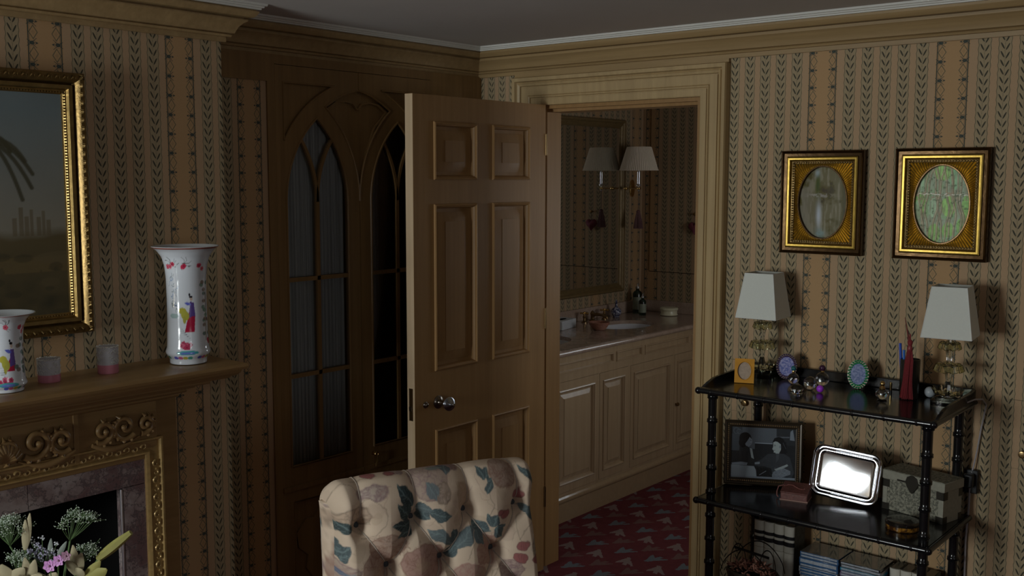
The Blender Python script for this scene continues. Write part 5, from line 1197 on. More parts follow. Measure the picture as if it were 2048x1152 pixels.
# ------------------------------------------------------------------ middle shelf
T1 = ET[1]
def photo_frame():
    root = thing('beaded_photo_frame', 'large dark beaded frame with a black and white photograph of two seated girls', 'photo frame', (-1.660, 3.434, T1), math.radians(27))
    tl = 0.13; W, H = 0.276, 0.232
    Mt = lambda u, v, w: (u, -w*math.cos(tl)+v*math.sin(tl), v*math.cos(tl)+w*math.sin(tl)+0.003)
    MB().mould(rect(-W/2, W/2, 0, H), [(0, -0.006), (0, 0.008), (0.004, 0.011), (0.009, 0.009), (0.010, 0.005), (0.019, 0.005), (0.020, 0.008), (0.024, 0.006), (0.024, -0.004), (0.0, -0.006)], Mt).build('frame', plain('dark_bronze_frame', (0.055, 0.038, 0.022), 0.35, 0.3), root, smooth=25)
    q = MB()
    for (a, b_, hor) in ((-W/2, W/2, 1), (0, H, 0)):
        n = int((b_-a-0.026)/0.0074)
        for i in range(n+1):
            t = a+0.0145+i*(b_-a-0.029)/n
            for e in ((0.0145, H-0.0145) if hor else (-W/2+0.0145, W/2-0.0145)): q.sph(Mt(t, e, 0.006) if hor else Mt(e, t, 0.006), 0.0031, 7, 5)
    q.build('beading', plain('old_gold_beads', (0.30, 0.19, 0.09), 0.35, 0.5), root)
    u0, u1, v0, v1 = -W/2+0.023, W/2-0.023, 0.023, H-0.023
    C = Canvas(0, 800, 0, 600, 480, 360, (0.05, 0.055, 0.06)); g = lambda k: (k*0.93, k*0.97, k*1.03)
    # y down in study pixels: (195..1000, 180..790) -> 0..800, 0..600
    def p(x, y): return ((x-195)*0.994, 600-(y-180)*0.984)
    pg = lambda pts, k, a=1.0: C.poly([p(*q_) for q_ in pts], g(k), a)
    pg([(195, 180), (1000, 180), (1000, 790), (195, 790)], 0.020)
    pg([(335, 180), (760, 180), (760, 365), (495, 365), (495, 440), (335, 440)], 0.085); pg([(195, 180), (335, 180), (335, 470), (195, 470)], 0.045); pg([(195, 270), (300, 270), (300, 470), (195, 470)], 0.055)
    pg([(760, 180), (1000, 180), (1000, 380), (760, 380)], 0.028); pg([(760, 282), (920, 275), (920, 290), (760, 296)], 0.09); pg([(930, 215), (960, 190), (985, 320), (925, 315)], 0.16)
    pg([(495, 362), (715, 362), (715, 372), (495, 372)], 0.22)
    C.ell(*p(262, 232), 34, 34, g(0.07), ring=6); C.ell(*p(295, 240), 26, 26, g(0.08), ring=5)
    # seated girl, left
    pg([(305, 420), (380, 400), (440, 425), (490, 560), (480, 620), (520, 640), (300, 620)], 0.024); C.ell(*p(375, 320), 75, 72, g(0.010)); C.ell(*p(345, 370), 50, 60, g(0.012))
    pg([(400, 350), (430, 300), (458, 330), (462, 352), (455, 385), (425, 412), (375, 385)], 0.20); pg([(432, 430), (462, 440), (488, 560), (455, 545)], 0.26); pg([(375, 385), (425, 410), (430, 425), (385, 405)], 0.20)
    # seated girl, right, in profile with long hair
    C.ell(*p(790, 360), 75, 75, g(0.010)); pg([(780, 330), (880, 340), (900, 470), (840, 500), (790, 450)], 0.014)
    pg([(722, 350), (760, 330), (815, 370), (820, 430), (790, 490), (770, 500), (750, 472), (728, 470), (732, 450), (710, 430), (722, 405)], 0.27)
    pg([(660, 490), (770, 480), (860, 480), (930, 520), (985, 700), (960, 760), (740, 760), (700, 660), (620, 640), (500, 640), (490, 600), (580, 560)], 0.040)
    pg([(760, 480), (800, 480), (790, 560), (760, 590)], 0.06); C.line([p(830, 330), p(880, 420)], 5, g(0.10), 0.6)
    pg([(500, 600), (560, 590), (560, 615), (500, 622)], 0.20)
    # faces: brow, eye and mouth
    C.line([p(735, 392), p(752, 388)], 6, g(0.05)); C.line([p(728, 380), p(750, 374)], 4, g(0.07)); C.line([p(732, 442), p(750, 440)], 5, g(0.08)); C.ell(*p(808, 400), 12, 16, g(0.17)); C.line([p(712, 428), p(724, 432)], 4, g(0.10))
    C.line([p(436, 338), p(452, 342)], 6, g(0.05)); C.line([p(436, 382), p(450, 380)], 5, g(0.08)); pg([(730, 300), (800, 290), (850, 330), (830, 370), (790, 345), (740, 335)], 0.012)
    # books and cloths
    pg([(205, 640), (490, 645), (515, 690), (525, 765), (205, 790)], 0.24); pg([(210, 618), (330, 600), (410, 608), (400, 640), (215, 640)], 0.20); pg([(740, 670), (900, 600), (912, 620), (780, 690)], 0.26)
    pg([(700, 760), (740, 690), (860, 650), (940, 680), (940, 720), (840, 760)], 0.15); pg([(525, 660), (700, 660), (720, 760), (530, 765)], 0.014); C.line([p(560, 745), p(640, 695)], 6, g(0.18))
    pg([(205, 768), (1000, 760), (1000, 792), (205, 796)], 0.20, 0.9)
    R = random.Random(2)
    for i in range(150): 
        x, y = R.uniform(540, 980), R.uniform(500, 760); C.line([p(x, y), p(x+R.uniform(-18, 18), y+R.uniform(-12, 12))], 3, g(R.choice([0.02, 0.09])), 0.35)
    for i in range(60):
        x, y = R.uniform(720, 940), R.uniform(655, 755); C.line([p(x, y), p(x+R.uniform(-25, 25), y+R.uniform(-12, 12))], 3, g(R.choice([0.03, 0.3])), 0.5)
    for i in range(70):
        x, y = R.uniform(310, 480), R.uniform(430, 610); C.line([p(x, y), p(x+R.uniform(-10, 10), y+R.uniform(-12, 12))], 3, g(0.05), 0.3)
    C.c = np.clip(C.c*3.3*np.array((0.90, 1.0, 1.10)), 0, 0.85); U = u0+(C.u/800)*(u1-u0); Vv = v0+(C.v/600)*(v1-v0); cs, sn = math.cos(tl), math.sin(tl); w = 0.001  # print lifted and blued in place of the reflection on its glass
    Pg = np.stack([U, -w*cs+Vv*sn, Vv*cs+w*sn+0.003], -1)
    grid('photograph', Pg, painted('silver_print', 0.22, 0.5, 0.2), root, False, C.c)
    MB().mbox(Mt, u0, u1, v0, v1, 0.0015, 0.0025).build('glass', M['pane'], root, smooth=0)
    MB().mbox(Mt, -W/2+0.004, W/2-0.004, 0.004, H-0.004, -0.008, -0.0005).build('backing', M['blackm'], root, smooth=0)
photo_frame()
def tray():
    root = thing('silver_tray', 'polished silver tray with rounded corners, standing on the middle shelf and reflecting the window', 'tray', (-1.352, 3.425, T1), math.radians(4.2))
    W, H = 0.236, 0.178; tl = math.radians(10.5); rl = math.radians(-3.5)
    def Mt(u, v, w):
        u2 = u*math.cos(rl)-v*math.sin(rl); v2 = u*math.sin(rl)+v*math.cos(rl)+H/2+0.009
        return (u2, -w*math.cos(tl)+v2*math.sin(tl), v2*math.cos(tl)+w*math.sin(tl))
    rings = [(0.0, 0.012), (0.002, 0.014), (0.005, 0.012), (0.008, 0.006), (0.011, 0.008), (0.014, 0.0065), (0.017, 0.002), (0.020, 0.003), (0.023, 0.0015), (0.026, -0.002), (0.030, -0.003)]
    V = []; F = []; n = 4*9
    for a, w in rings:
        for p in rrect(W-2*a, H-2*a, max(0.034-a*0.75, 0.010), 9): V.append(Mt(p[0], p[1], w))
    for k in range(len(rings)-1):
        for i in range(n): F.append((k*n+i, k*n+(i+1) % n, (k+1)*n+(i+1) % n, (k+1)*n+i))
    F.append(tuple((len(rings)-1)*n+i for i in range(n)))
    k0 = len(V)
    for p in rrect(W, H, 0.034, 9): V.append(Mt(p[0], p[1], 0.010))
    for p in rrect(W-0.06, H-0.06, 0.012, 9): V.append(Mt(p[0], p[1], -0.006))
    for i in range(n): j = (i+1) % n; F += [(i, j, k0+j, k0+i), (k0+i, k0+j, k0+n+j, k0+n+i)]
    F.append(tuple(k0+n+i for i in range(n)))
    MB().add(V, F).build('dish', M['silver'], root, smooth=50)
tray()
root = thing('card_trunk', 'grey patterned card keepsake trunk with dark metal corners, behind the round amber box', 'box', (-1.112, 3.490, T1+0.0005), math.radians(-13))
m, b = newmat('scrolled_paper', 0.7); o, x, y, z = nobj(); f = nnoise(110, 4, o, 0.7); setcol(b, nmix(nmin(nmax((f-0.44)*8.0, 0.0), 1.0), (0.10, 0.10, 0.075), (0.30, 0.29, 0.22)))
m3 = plain('plain_grey_card', (0.30, 0.29, 0.23), 0.7, var=0.2, scale=80); dk_ = plain('dark_metal_corner', (0.05, 0.045, 0.035), 0.4, 0.6)
W, D, H = 0.218, 0.108, 0.118
MB().box(-W/2, W/2, -D/2, D/2, 0, H).build('trunk_body', m, root, bevel=0.002)
MB().box(-W/2-0.001, -W/2+0.016, -D/2-0.0015, D/2, 0, H-0.002).build('end_binding', m3, root); MB().box(W/2-0.016, W/2+0.001, -D/2-0.0015, D/2+0.001, 0, H-0.002).build('end_binding', m3, root)
lid = MB().box(-W/2-0.006, W/2+0.006, -D/2-0.006, D/2+0.004, H-0.012, H+0.018).build('lid', m3, root, bevel=0.002)
MB().box(-W/2-0.003, W/2+0.003, -D/2-0.003, D/2+0.001, H+0.018, H+0.0195).build('lid_paper', m, lid)
for sx in (-1, 1):
    for z0, z1 in ((0.0, 0.022), (H-0.040, H-0.014)):
        c = MB(); xa, xb = sorted((sx*(W/2+0.0025), sx*(W/2-0.024))); c.box(xa, xb, -D/2-0.0025, -D/2, z0, z1); xa, xb = sorted((sx*(W/2+0.0025), sx*(W/2))); c.box(xa, xb, -D/2-0.0025, -D/2+0.022, z0, z1)
        c.build('metal_corner', dk_, root); MB().box(xa, xb, D/2-0.018, D/2+0.002, z0, z1).build('metal_corner', dk_, root)
c = MB(); A_ = PA(-D/2-0.006); c.plate([[(-0.018, H+0.012), (-0.006, H+0.018), (0.006, H+0.018), (0.018, H+0.012), (0.024, H-0.006), (0.017, H-0.022), (0.006, H-0.036), (0, H-0.042), (-0.006, H-0.036), (-0.017, H-0.022), (-0.024, H-0.006)]], -0.002, 0.003, A_)
c.plate([[(-0.055, H-0.010), (0.055, H-0.010), (0.055, H-0.004), (-0.055, H-0.004)]], -0.001, 0.001, A_); c.build('clasp', dk_, root, bevel=0.001)
# little leather case with a cord
root = thing('leather_case', 'small tooled red-brown leather case with a beaded cord, in front of the photograph', 'case', (-1.502, 3.372, T1), math.radians(13))
lea = plain('tooled_leather', (0.15, 0.055, 0.045), 0.45, var=0.6, scale=120, bs=0.5)
MB().box(-0.046, 0.046, -0.036, 0.036, 0.001, 0.026).build('case_body', lea, root, bevel=0.003)
m = MB(); m.add([(-0.047, -0.036, 0.026), (0.047, -0.036, 0.026), (0.047, 0.037, 0.044), (-0.047, 0.037, 0.044), (-0.047, -0.036, 0.029), (0.047, -0.036, 0.029), (0.047, 0.037, 0.048), (-0.047, 0.037, 0.048)], [(0, 1, 2, 3), (4, 5, 6, 7), (0, 1, 5, 4), (1, 2, 6, 5), (2, 3, 7, 6), (3, 0, 4, 7)])
m.box(-0.047, 0.047, 0.03, 0.037, 0.0, 0.044); m.build('flap', lea, root, bevel=0.001)
MB().box(-0.048, 0.048, -0.039, 0.037, 0.0, 0.004).build('edge_strip', plain('pale_leather_edge', (0.32, 0.17, 0.13), 0.5), root)
m = MB(); pts = [(-0.045, 0.01, 0.040), (-0.060, 0.0, 0.036), (-0.064, -0.008, 0.02), (-0.062, -0.016, 0.008), (-0.056, -0.022, 0.004)]
for a, b_ in zip(pts[:-1], pts[1:]):
    for k in range(5): t = k/5; m.sph([a[i]+(b_[i]-a[i])*t for i in range(3)], 0.0022, 6, 5)
for k in range(16): t = k/15; m.sph((-0.04+0.07*t, 0.0+0.01*math.sin(6*t), 0.0405+0.003*math.sin(5*t)), 0.0022, 6, 5)
m.build('beaded_cord', plain('red_beads', (0.28, 0.09, 0.07), 0.4), root)
# round tortoiseshell box
root = thing('round_box', 'shallow round amber-brown box near the front right of the middle shelf', 'box', (-1.105, 3.295, T1))
tort, b = newmat('tortoiseshell', 0.15, 0, 0.6, 0.5); o, x, y, z = nobj(); f = nnoise(40, 4, o, 0.7); setcol(b, nmix(nmin(nmax((f-0.47)*7.0, 0.0), 1.0), (0.05, 0.018, 0.006), (0.42, 0.20, 0.03)))
MB().lathe([(0.0, 0), (0.049, 0), (0.052, 0.003), (0.052, 0.022), (0.050, 0.024), (0.048, 0.024)], n=44, cap=False).build('box_body', tort, root)
MB().lathe([(0.053, 0.016), (0.0535, 0.019), (0.053, 0.025), (0.049, 0.029), (0.03, 0.0315), (0.001, 0.032)], n=44).build('lid', plain('black_lacquer_lid', (0.015, 0.011, 0.009), 0.15, coat=0.5), root)

# ------------------------------------------------------------------ bottom shelf
T2 = ET[2]
vel = plain('vellum', (0.58, 0.55, 0.47), 0.6, var=0.2, scale=30); bk = plain('black_leather_label', (0.012, 0.012, 0.014), 0.35); paperedge, b = newmat('marbled_edges', 0.6); o, x, y, z = nobj(); setcol(b, nmix((nsin(x*900.0) > 0.3), (0.03, 0.028, 0.025), (0.30, 0.27, 0.2)))
boards = plain('marbled_boards', (0.10, 0.10, 0.085), 0.6, var=0.7, scale=60)
def book(w, d, h, label, loc, rz, group):
    root = thing('antiquarian_book', label, 'book', loc, rz, group)
    m = MB(); m.box(-w/2+0.001, w/2-0.001, -d/2+0.012, d/2, 0, h); m.build('boards', boards, root, bevel=0.0015)
    m = MB(); m.box(-w/2+0.004, w/2-0.004, -d/2+0.012, d/2-0.004, h-0.001, h+0.0015); m.build('page_edges', M['black'], root)
    def spine(z0, z1, e):
        q = MB(); pr_ = [(-w/2-e, -d/2+0.014)]+[(-math.cos(t)*(w/2+e), -d/2+0.012-math.sin(t)*(0.010+e)) for t in np.linspace(0, PI, 11)]+[(w/2+e, -d/2+0.014)]
        q.plate([pr_], z0, z1, PZ()); return q
    sp = spine(0, h+0.001, 0.0).build('spine', vel, root, smooth=50)
    for (a, b_) in ((0.70, 0.765), (0.805, 0.855)) if h > 0.2 else ((0.42, 0.52), (0.66, 0.76)):
        spine(h*a, h*b_, 0.0012).build('title_label', bk, sp, smooth=50)
    q = spine(h*0.60, h*0.603, 0.0009)
    for a in (0.12, 0.36, 0.9): q.V += []; 
    q.build('tooled_line', M['golda'], sp, smooth=50)
    return root
bg = 'tall vellum-backed books on the bottom shelf'
lab = ['leftmost tall vellum-backed book with black spine labels, behind the basket', 'second tall vellum-backed book from the left with black labels', 'third tall vellum-backed book from the left with black labels', 'rightmost of the tall vellum-backed books, beside the blue topped case stack']
b0 = book(0.0385, 0.105, 0.245, lab[0], (-1.688, 3.520, T2), 0, bg)
for k in range(1, 4): c = copy_tree(b0); c.location = (-1.688+0.0395*k, 3.520, T2); c['label'] = lab[k]
bg2 = 'short vellum-backed books on the bottom shelf'
lab = ['leftmost short vellum-backed book, right of the case stacks', 'second short vellum-backed book, left of the front leg', 'third short vellum-backed book, right of the front leg', 'rightmost short vellum-backed book by the back leg']
c0 = book(0.0365, 0.085, 0.175, lab[0], (-1.192, 3.530, T2), 0, bg2)
for k in range(1, 4): c = copy_tree(c0); c.location = (-1.192+0.0375*k, 3.530, T2); c['label'] = lab[k]
# CD cases
clear = plain('clear_case_lid', (0.20, 0.19, 0.17), 0.08, coat=0.6)
cols = {'blue': (0.04, 0.11, 0.24), 'white': (0.40, 0.43, 0.48), 'lilac': (0.18, 0.15, 0.24), 'black': (0.012, 0.012, 0.015), 'grey': (0.16, 0.16, 0.17), 'teal': (0.02, 0.22, 0.35)}
cm = {k: plain('case_'+k, v, 0.15, var=0.5, scale=120, coat=0.5) for k, v in cols.items()}
proto = {}
def cdcase(colr, h, label, loc, rz, g):
    key = (colr, round(h, 4))
    if key not in proto:
        root = thing('disc_case', label, 'disc case', loc, rz, g)
        MB().box(-0.071, 0.071, -0.062, 0.062, 0, h-0.0004).build('case', cm[colr], root, bevel=0.001)
        MB().box(-0.0705, 0.0705, -0.0615, 0.0615, h-0.0004, h).build('lid', clear, root)
        MB().box(-0.066, 0.066, -0.0632, -0.0618, h*0.25, h*0.78).build('spine_label', cm['white' if colr != 'white' else 'blue'], root)
        proto[key] = root; return root
    c = copy_tree(proto[key]); c.location = loc; c.rotation_euler = (0, 0, rz); c['label'] = label; c['group'] = g; return c
seqL = [('black', .0104), ('white', .0104), ('grey', .0104), ('black', .0104), ('lilac', .0104), ('white', .0104), ('grey', .0104), ('blue', .0104), ('black', .0104), ('white', .0104), ('white', .0104), ('white', .0104), ('blue', .0104), ('blue', .022), ('blue', .0104), ('blue', .0104)]
ordn = ['bottom', 'second', 'third', 'fourth', 'fifth', 'sixth', 'seventh', 'eighth', 'ninth', 'tenth', 'eleventh', 'twelfth', 'thirteenth', 'fourteenth', 'fifteenth', 'sixteenth', 'seventeenth']
def stack(seq, x, y, side, g, base_rz):
    z = T2+0.0005; n = len(seq)
    for i, (c, h) in enumerate(seq):
        nm = 'topmost' if i == n-1 else '%s from the bottom' % ordn[i]
        if i == 0: nm = 'bottom'
        cdcase(c, h, '%s disc case, %s in the stack %s' % (c, nm, side), (x+random.uniform(-.002, .002), y+random.uniform(-.002, .002), z), base_rz+random.uniform(-.012, .012), g); z += h+0.0001
stack(seqL, -1.440, 3.502, 'beside the tall books', 'disc cases stacked beside the tall books', 0.0)
seqR = [('grey', .0104), ('black', .0104), ('white', .0104), ('lilac', .0104), ('grey', .0104), ('white', .0104), ('black', .0104), ('teal', .0104), ('lilac', .0104), ('grey', .0104), ('black', .0104), ('grey', .0104), ('lilac', .0104), ('lilac', .0104), ('teal', .0104), ('grey', .0104), ('black', .0104)]
stack(seqR, -1.290, 3.502, 'beside the short books', 'disc cases stacked beside the short books', 0.0)
# basket of potpourri
root = thing('wire_basket', 'small dark wire and wicker basket of potpourri on the left of the bottom shelf', 'basket', (-1.618, 3.290, T2)); root.scale = (1.12, 1.05, 1.75)
m = MB(); Rb = random.Random(3)
for k in range(9):
    z = 0.004+k*0.008; r = 0.052+0.020*(k/8); m.tube([(1.15*(r+0.0015*math.sin(9*t+k*PI))*math.cos(t), 0.85*(r+0.0015*math.sin(9*t+k*PI))*math.sin(t), z) for t in np.linspace(0, 2*PI, 44)], 0.0042, 6)
m.lathe([(0.0, 0), (0.05, 0), (0.05, 0.004)], n=24, cap=False, sx=1.15, sy=0.85); m.build('wicker_bowl', plain('dark_wicker', (0.05, 0.03, 0.018), 0.6), root)
m = MB()
for sy in (-0.055, 0.055):
    m.tube([(-0.085+0.17*t, sy, 0.068+0.055*math.sin(PI*t)**0.6) for t in np.linspace(0, 1, 20)], 0.0014, 6)
for sx in (-0.05, 0.05): m.tube([(sx+0.028*math.cos(t), 0.06*math.cos(t)*0, 0.075+0.045*math.sin(t)) for t in np.linspace(0, PI, 16)], 0.0014, 6)
m.tube([(-0.05, -0.03, 0.118), (0.055, 0.0, 0.105)], 0.0028, 6); m.build('wire_handle', plain('dark_wire', (0.02, 0.015, 0.012), 0.3, 0.8), root)
m = MB(); 
for k in range(150):
    a = Rb.random()*2*PI; r = math.sqrt(Rb.random())*0.066; c = Vector((1.12*r*math.cos(a), 0.82*r*math.sin(a), 0.068+0.026*(1-(r/0.066)**2)+Rb.uniform(-.006, .008))); d = Vector((Rb.gauss(0, 1), Rb.gauss(0, 1), abs(Rb.gauss(0, .8)))).normalized()
    petalmesh(m, c, c+d*Rb.uniform(0.012, 0.024), Vector((d.y, -d.x, 0.3)), Rb.uniform(0.003, 0.006), 0.004, 5, 0.5)
pp, b = newmat('dried_petals', 0.6); o, x, y, z = nobj(); f = nnoise(70, 2, o); setcol(b, nmix(nmin(nmax((f-0.42)*6.0, 0.0), 1.0), (0.16, 0.05, 0.03), (0.42, 0.20, 0.14)))
pm = m.build('potpourri_in_basket', pp, None, smooth=60); pm.location = Vector(pm.location)+Vector((-1.618, 3.290, T2+0.050)); pm.scale = (1.12, 1.05, 1.15); tag(pm, 'terracotta pink dried petals heaped in the wire basket', 'potpourri', kind='stuff')

# ------------------------------------------------------------------ back wall fittings
def hatch(name, label, x0, x1, z0, z1, kx, kz):
    root = thing(name, label, 'hatch', ((x0+x1)/2, Y_A-0.002, z0)); A = PA(Y_A)
    MB().mbox(A, x0, x1, z0, z1, -0.0005, 0.0025).build('papered_panel', M['paperA'], root, True, smooth=0)
    MB().mould(rect(x0, x1, z0, z1), [(-0.0012, 0.0), (-0.0012, 0.0006), (-0.0001, 0.0006), (-0.0001, 0.0)], A).build('edge_gap', plain('paper_gap', (0.10, 0.09, 0.06), 0.9) if 'paper_gap' not in bpy.data.materials else bpy.data.materials['paper_gap'], root, True)
    m = MB(); m.lathe([(0.006, 0), (0.005, 0.008), (0.0105, 0.011), (0.0125, 0.015), (0.0105, 0.020), (0.008, 0.0205), (0.0075, 0.0185), (0.001, 0.019)], n=20); m.xf(Matrix.Translation((kx, Y_A-0.002, kz)) @ Matrix.Rotation(PI/2, 4, 'X')); m.build('knob', M['dbrass'], root, True)
hatch('papered_hatch', 'papered cupboard flap with a small brass knob, between the door frame and the etagere', -1.893, -1.768, 0.862, 1.060, -1.816, 0.900)
hatch('papered_hatch', 'papered flap with a dark knob at the right edge of the wall', -0.880, -0.58, 0.816, 1.040, -0.832, 0.868)
root = thing('wall_socket', 'black plug and socket on the wallpaper at the right of the etagere', 'socket', (-0.982, Y_A-0.004, 0.71))
MB().box(-1.008, -0.962, Y_A-0.022, Y_A, 0.712, 0.792).build('plate', plain('black_plastic', (0.012, 0.012, 0.013), 0.35), root, True, bevel=0.003)
MB().box(-1.000, -0.970, Y_A-0.050, Y_A-0.02, 0.735, 0.782).build('plug', bpy.data.materials['black_plastic'], root, True, bevel=0.006)
m = MB(); pts = [(-0.985, 3.46, 1.0335), (-0.962, 3.505, 1.044), (-0.950, 3.545, 1.040), (-0.948, 3.585, 1.015), (-0.962, 3.590, 0.93), (-0.970, 3.588, 0.86), (-0.978, 3.582, 0.800), (-0.982, 3.580, 0.782)]
m.tube(pts, 0.0026, 8)
m.tube([(-0.985, 3.578, 0.735), (-0.988, 3.588, 0.66), (-0.994, 3.590, 0.55), (-0.992, 3.590, 0.42), (-1.010, 3.588, 0.30), (-1.02, 3.588, 0.02)], 0.0036, 8)
tag(m.build('lamp_flex', plain('pale_flex', (0.36, 0.33, 0.34), 0.5), None), 'pale twisted lamp flex running from the right lamp down the wall to the black plug', 'flex')

# ------------------------------------------------------------------ bathroom: vanity
def vanity():
    root = thing('vanity_cabinet', 'pine vanity cabinet with fielded panel doors, seen through the doorway', 'cabinet', (-3.41, 4.78, 0))
    B = PB(-3.115); y0, y1 = 3.735, BY1-0.003
    f = MB(); f.box(BX0+0.002, BX0+0.02, y0, y1, 0.0, 0.858); f.box(BX0+0.02, -3.137, y0, y0+0.018, 0.0, 0.858); f.box(BX0+0.02, -3.137, y1-0.018, y1, 0.0, 0.858); f.box(BX0+0.02, -3.137, y0+0.018, y1-0.018, 0.10, 0.12); f.build('carcass', M['van'], root, True, smooth=0)
    fr = MB(); doors = ((3.775, 4.070), (4.100, 4.478), (4.492, 4.762), (4.790, 5.236), (5.256, 5.660)); dr = ((3.78, 4.095), (4.128, 4.617), (4.650, 4.900), (4.935, 5.410), (5.445, 5.79))
    fr.plate([rect(y0, y1, 0.10, 0.858)]+[rect(a, b_, 0.150, 0.728) for a, b_ in doors]+[rect(a, b_, 0.772, 0.822) for a, b_ in dr], -0.022, 0, B); fr.build('face_frame', M['van'], root, True, smooth=0)
    for a, b_ in doors:
        d = MB(); e = 0.034; p = (a+e, b_-e, 0.150+0.045, 0.728-0.045); d.plate([rect(a+0.0015, b_-0.0015, 0.1515, 0.7265), rect(*p)], -0.020, 0.001, B); raised(d, B, p, -0.010, bev=0.020, md=0.014); o = d.build('cabinet_door', M['van'], root, True, smooth=20)
        if a in (5.256,):
            k = MB(); k.lathe([(0.006, 0), (0.005, 0.008), (0.011, 0.014), (0.009, 0.022), (0.001, 0.024)], n=16); k.xf(Matrix.Translation((-3.114, 5.245+0.03, 0.432)) @ Matrix.Rotation(PI/2, 4, 'Y')); k.build('knob', M['dbrass'], o, True)
    for a, b_ in dr:
        d = MB(); d.plate([rect(a+0.001, b_-0.001, 0.773, 0.821)], -0.020, -0.008, B); d.mould(rect(a, b_, 0.772, 0.822), [(-0.004, 0.0), (-0.002, 0.006), (0.003, 0.007), (0.007, 0.002), (0.010, -0.008)], B); d.build('drawer_front', M['van'], root, True, smooth=20)
    t = MB(); t.mould([(y0, 0), (y1, 0)], [(0.0, 0.0), (0.095, 0.0), (0.100, 0.008), (0.108, 0.012), (0.116, 0.013), (0.124, 0.010), (0.130, 0.003), (0.138, 0.0)], lambda u, v, w: (-3.115+w, u, v), closed=False)
    t.mbox(B, y0, y1, 0.0, 0.10, -0.02, 0.006); t.build('plinth_moulding', plain('waxed_pine', (0.33, 0.23, 0.13), 0.16, spec=0.7, coat=0.4), root, True, smooth=40)
    MB().box(-3.10, -3.092, 3.73, 4.06, 0, 0.09).build('kick_board', M['cup'], root, True)
    # worktop with two oval basins
    wt = thing('marble_worktop', 'beige marble vanity top with an upstand round the wall', 'worktop', (-3.41, 4.78, 0.86))
    ell = lambda cx, cy, a, b_: [(cx+a*math.cos(t), cy+b_*math.sin(t)) for t in np.linspace(0, 2*PI, 48, endpoint=False)]
    bs = ((-3.405, 5.165, 0.150, 0.215), (-3.405, 4.335, 0.150, 0.215))
    m = MB(); m.plate([rect(BX0+0.001, -3.106, y0-0.01, y1)]+[ell(*q) for q in bs], 0.859, 0.889, PZ())
    m.tube([(-3.104, y0-0.01, 0.874), (-3.104, y1, 0.874)], 0.0148, 12); m.build('slab', M['top'], wt, True, smooth=40)
    m = MB(); m.box(BX0+0.001, BX0+0.020, y0, y1, 0.889, 0.963); m.box(BX0+0.020, -3.12, y1-0.019, y1, 0.889, 0.963); m.build('upstand', M['top'], wt, True, bevel=0.003)
    for i, (cx, cy, a, b_) in enumerate(bs):
        r = thing('oval_basin', ('white oval basin set in the marble beside the green bottles', 'white oval basin in the marble nearest the doorway, partly cut off by the door lining')[i], 'basin', (cx, cy, 0.74), 0, 'basins in the vanity top')
        m = MB(); pf = [(1.0, 0.868), (0.985, 0.862), (0.93, 0.83), (0.82, 0.795), (0.6, 0.768), (0.3, 0.758), (0.06, 0.755)]
        V = []; n = 48
        for k, (q, z) in enumerate(pf):
            for t in np.linspace(0, 2*PI, n, endpoint=False): V.append((cx+a*q*math.cos(t), cy+b_*q*math.sin(t), z))
        F = [(k*n+i2, k*n+(i2+1) % n, (k+1)*n+(i2+1) % n, (k+1)*n+i2) for k in range(len(pf)-1) for i2 in range(n)]+[tuple((len(pf)-1)*n+i2 for i2 in range(n))]
        m.add(V, F); ob = m.build('bowl', M['porc'], r, True, smooth=60); sd = ob.modifiers.new('thickness', 'SOLIDIFY'); sd.thickness = 0.006; sd.offset = 1
        m = MB(); m.lathe([(0.0, 0.7555), (0.020, 0.7555), (0.021, 0.7575), (0.012, 0.759)], (cx, cy, 0), 18, False); m.build('waste', M['brass'], r, True)
vanity()
Z9 = 0.8895
def tap(label, x, y, spout=False):
    r = thing('basin_spout' if spout else 'cross_tap', label, 'tap', (x, y, Z9), 0, None if spout else 'brass cross taps')
    if spout:
        MB().lathe([(0.020, 0), (0.020, 0.004), (0.012, 0.010), (0.012, 0.03), (0.016, 0.045), (0.010, 0.055), (0.002, 0.062)], n=18).build('body', M['dbrass'], r)
        MB().tube([(0, 0, 0.032), (0.03, 0, 0.042), (0.075, 0, 0.040), (0.105, 0, 0.028), (0.108, 0, 0.018)], [0.011, 0.010, 0.009, 0.009, 0.008], 12).build('spout', M['dbrass'], r)
    else:
        MB().lathe([(0.018, 0), (0.018, 0.004), (0.009, 0.010), (0.008, 0.028), (0.012, 0.034), (0.007, 0.042), (0.005, 0.052)], n=18).build('pillar', M['dbrass'], r)
        m = MB(); m.tube([(-0.020, -0.008, 0.056), (0.020, 0.008, 0.056)], 0.0042, 8); m.tube([(-0.008, 0.020, 0.056), (0.008, -0.020, 0.056)], 0.0042, 8)
        for a in (0.38, 1.95, 3.52, 5.09): m.sph((0.022*math.cos(a), 0.022*math.sin(a), 0.056), 0.0062, 8, 6)
        m.sph((0, 0, 0.060), 0.008, 10, 7); m.build('cross_handle', M['brass'], r)
tap('brass cross-headed tap left of the basin spout', -3.635, 5.075); tap('brass cross-headed tap right of the basin spout, by the blue patterned bottle', -3.635, 5.285); tap('brass spout between the two cross taps, over the oval basin', -3.650, 5.180, True)
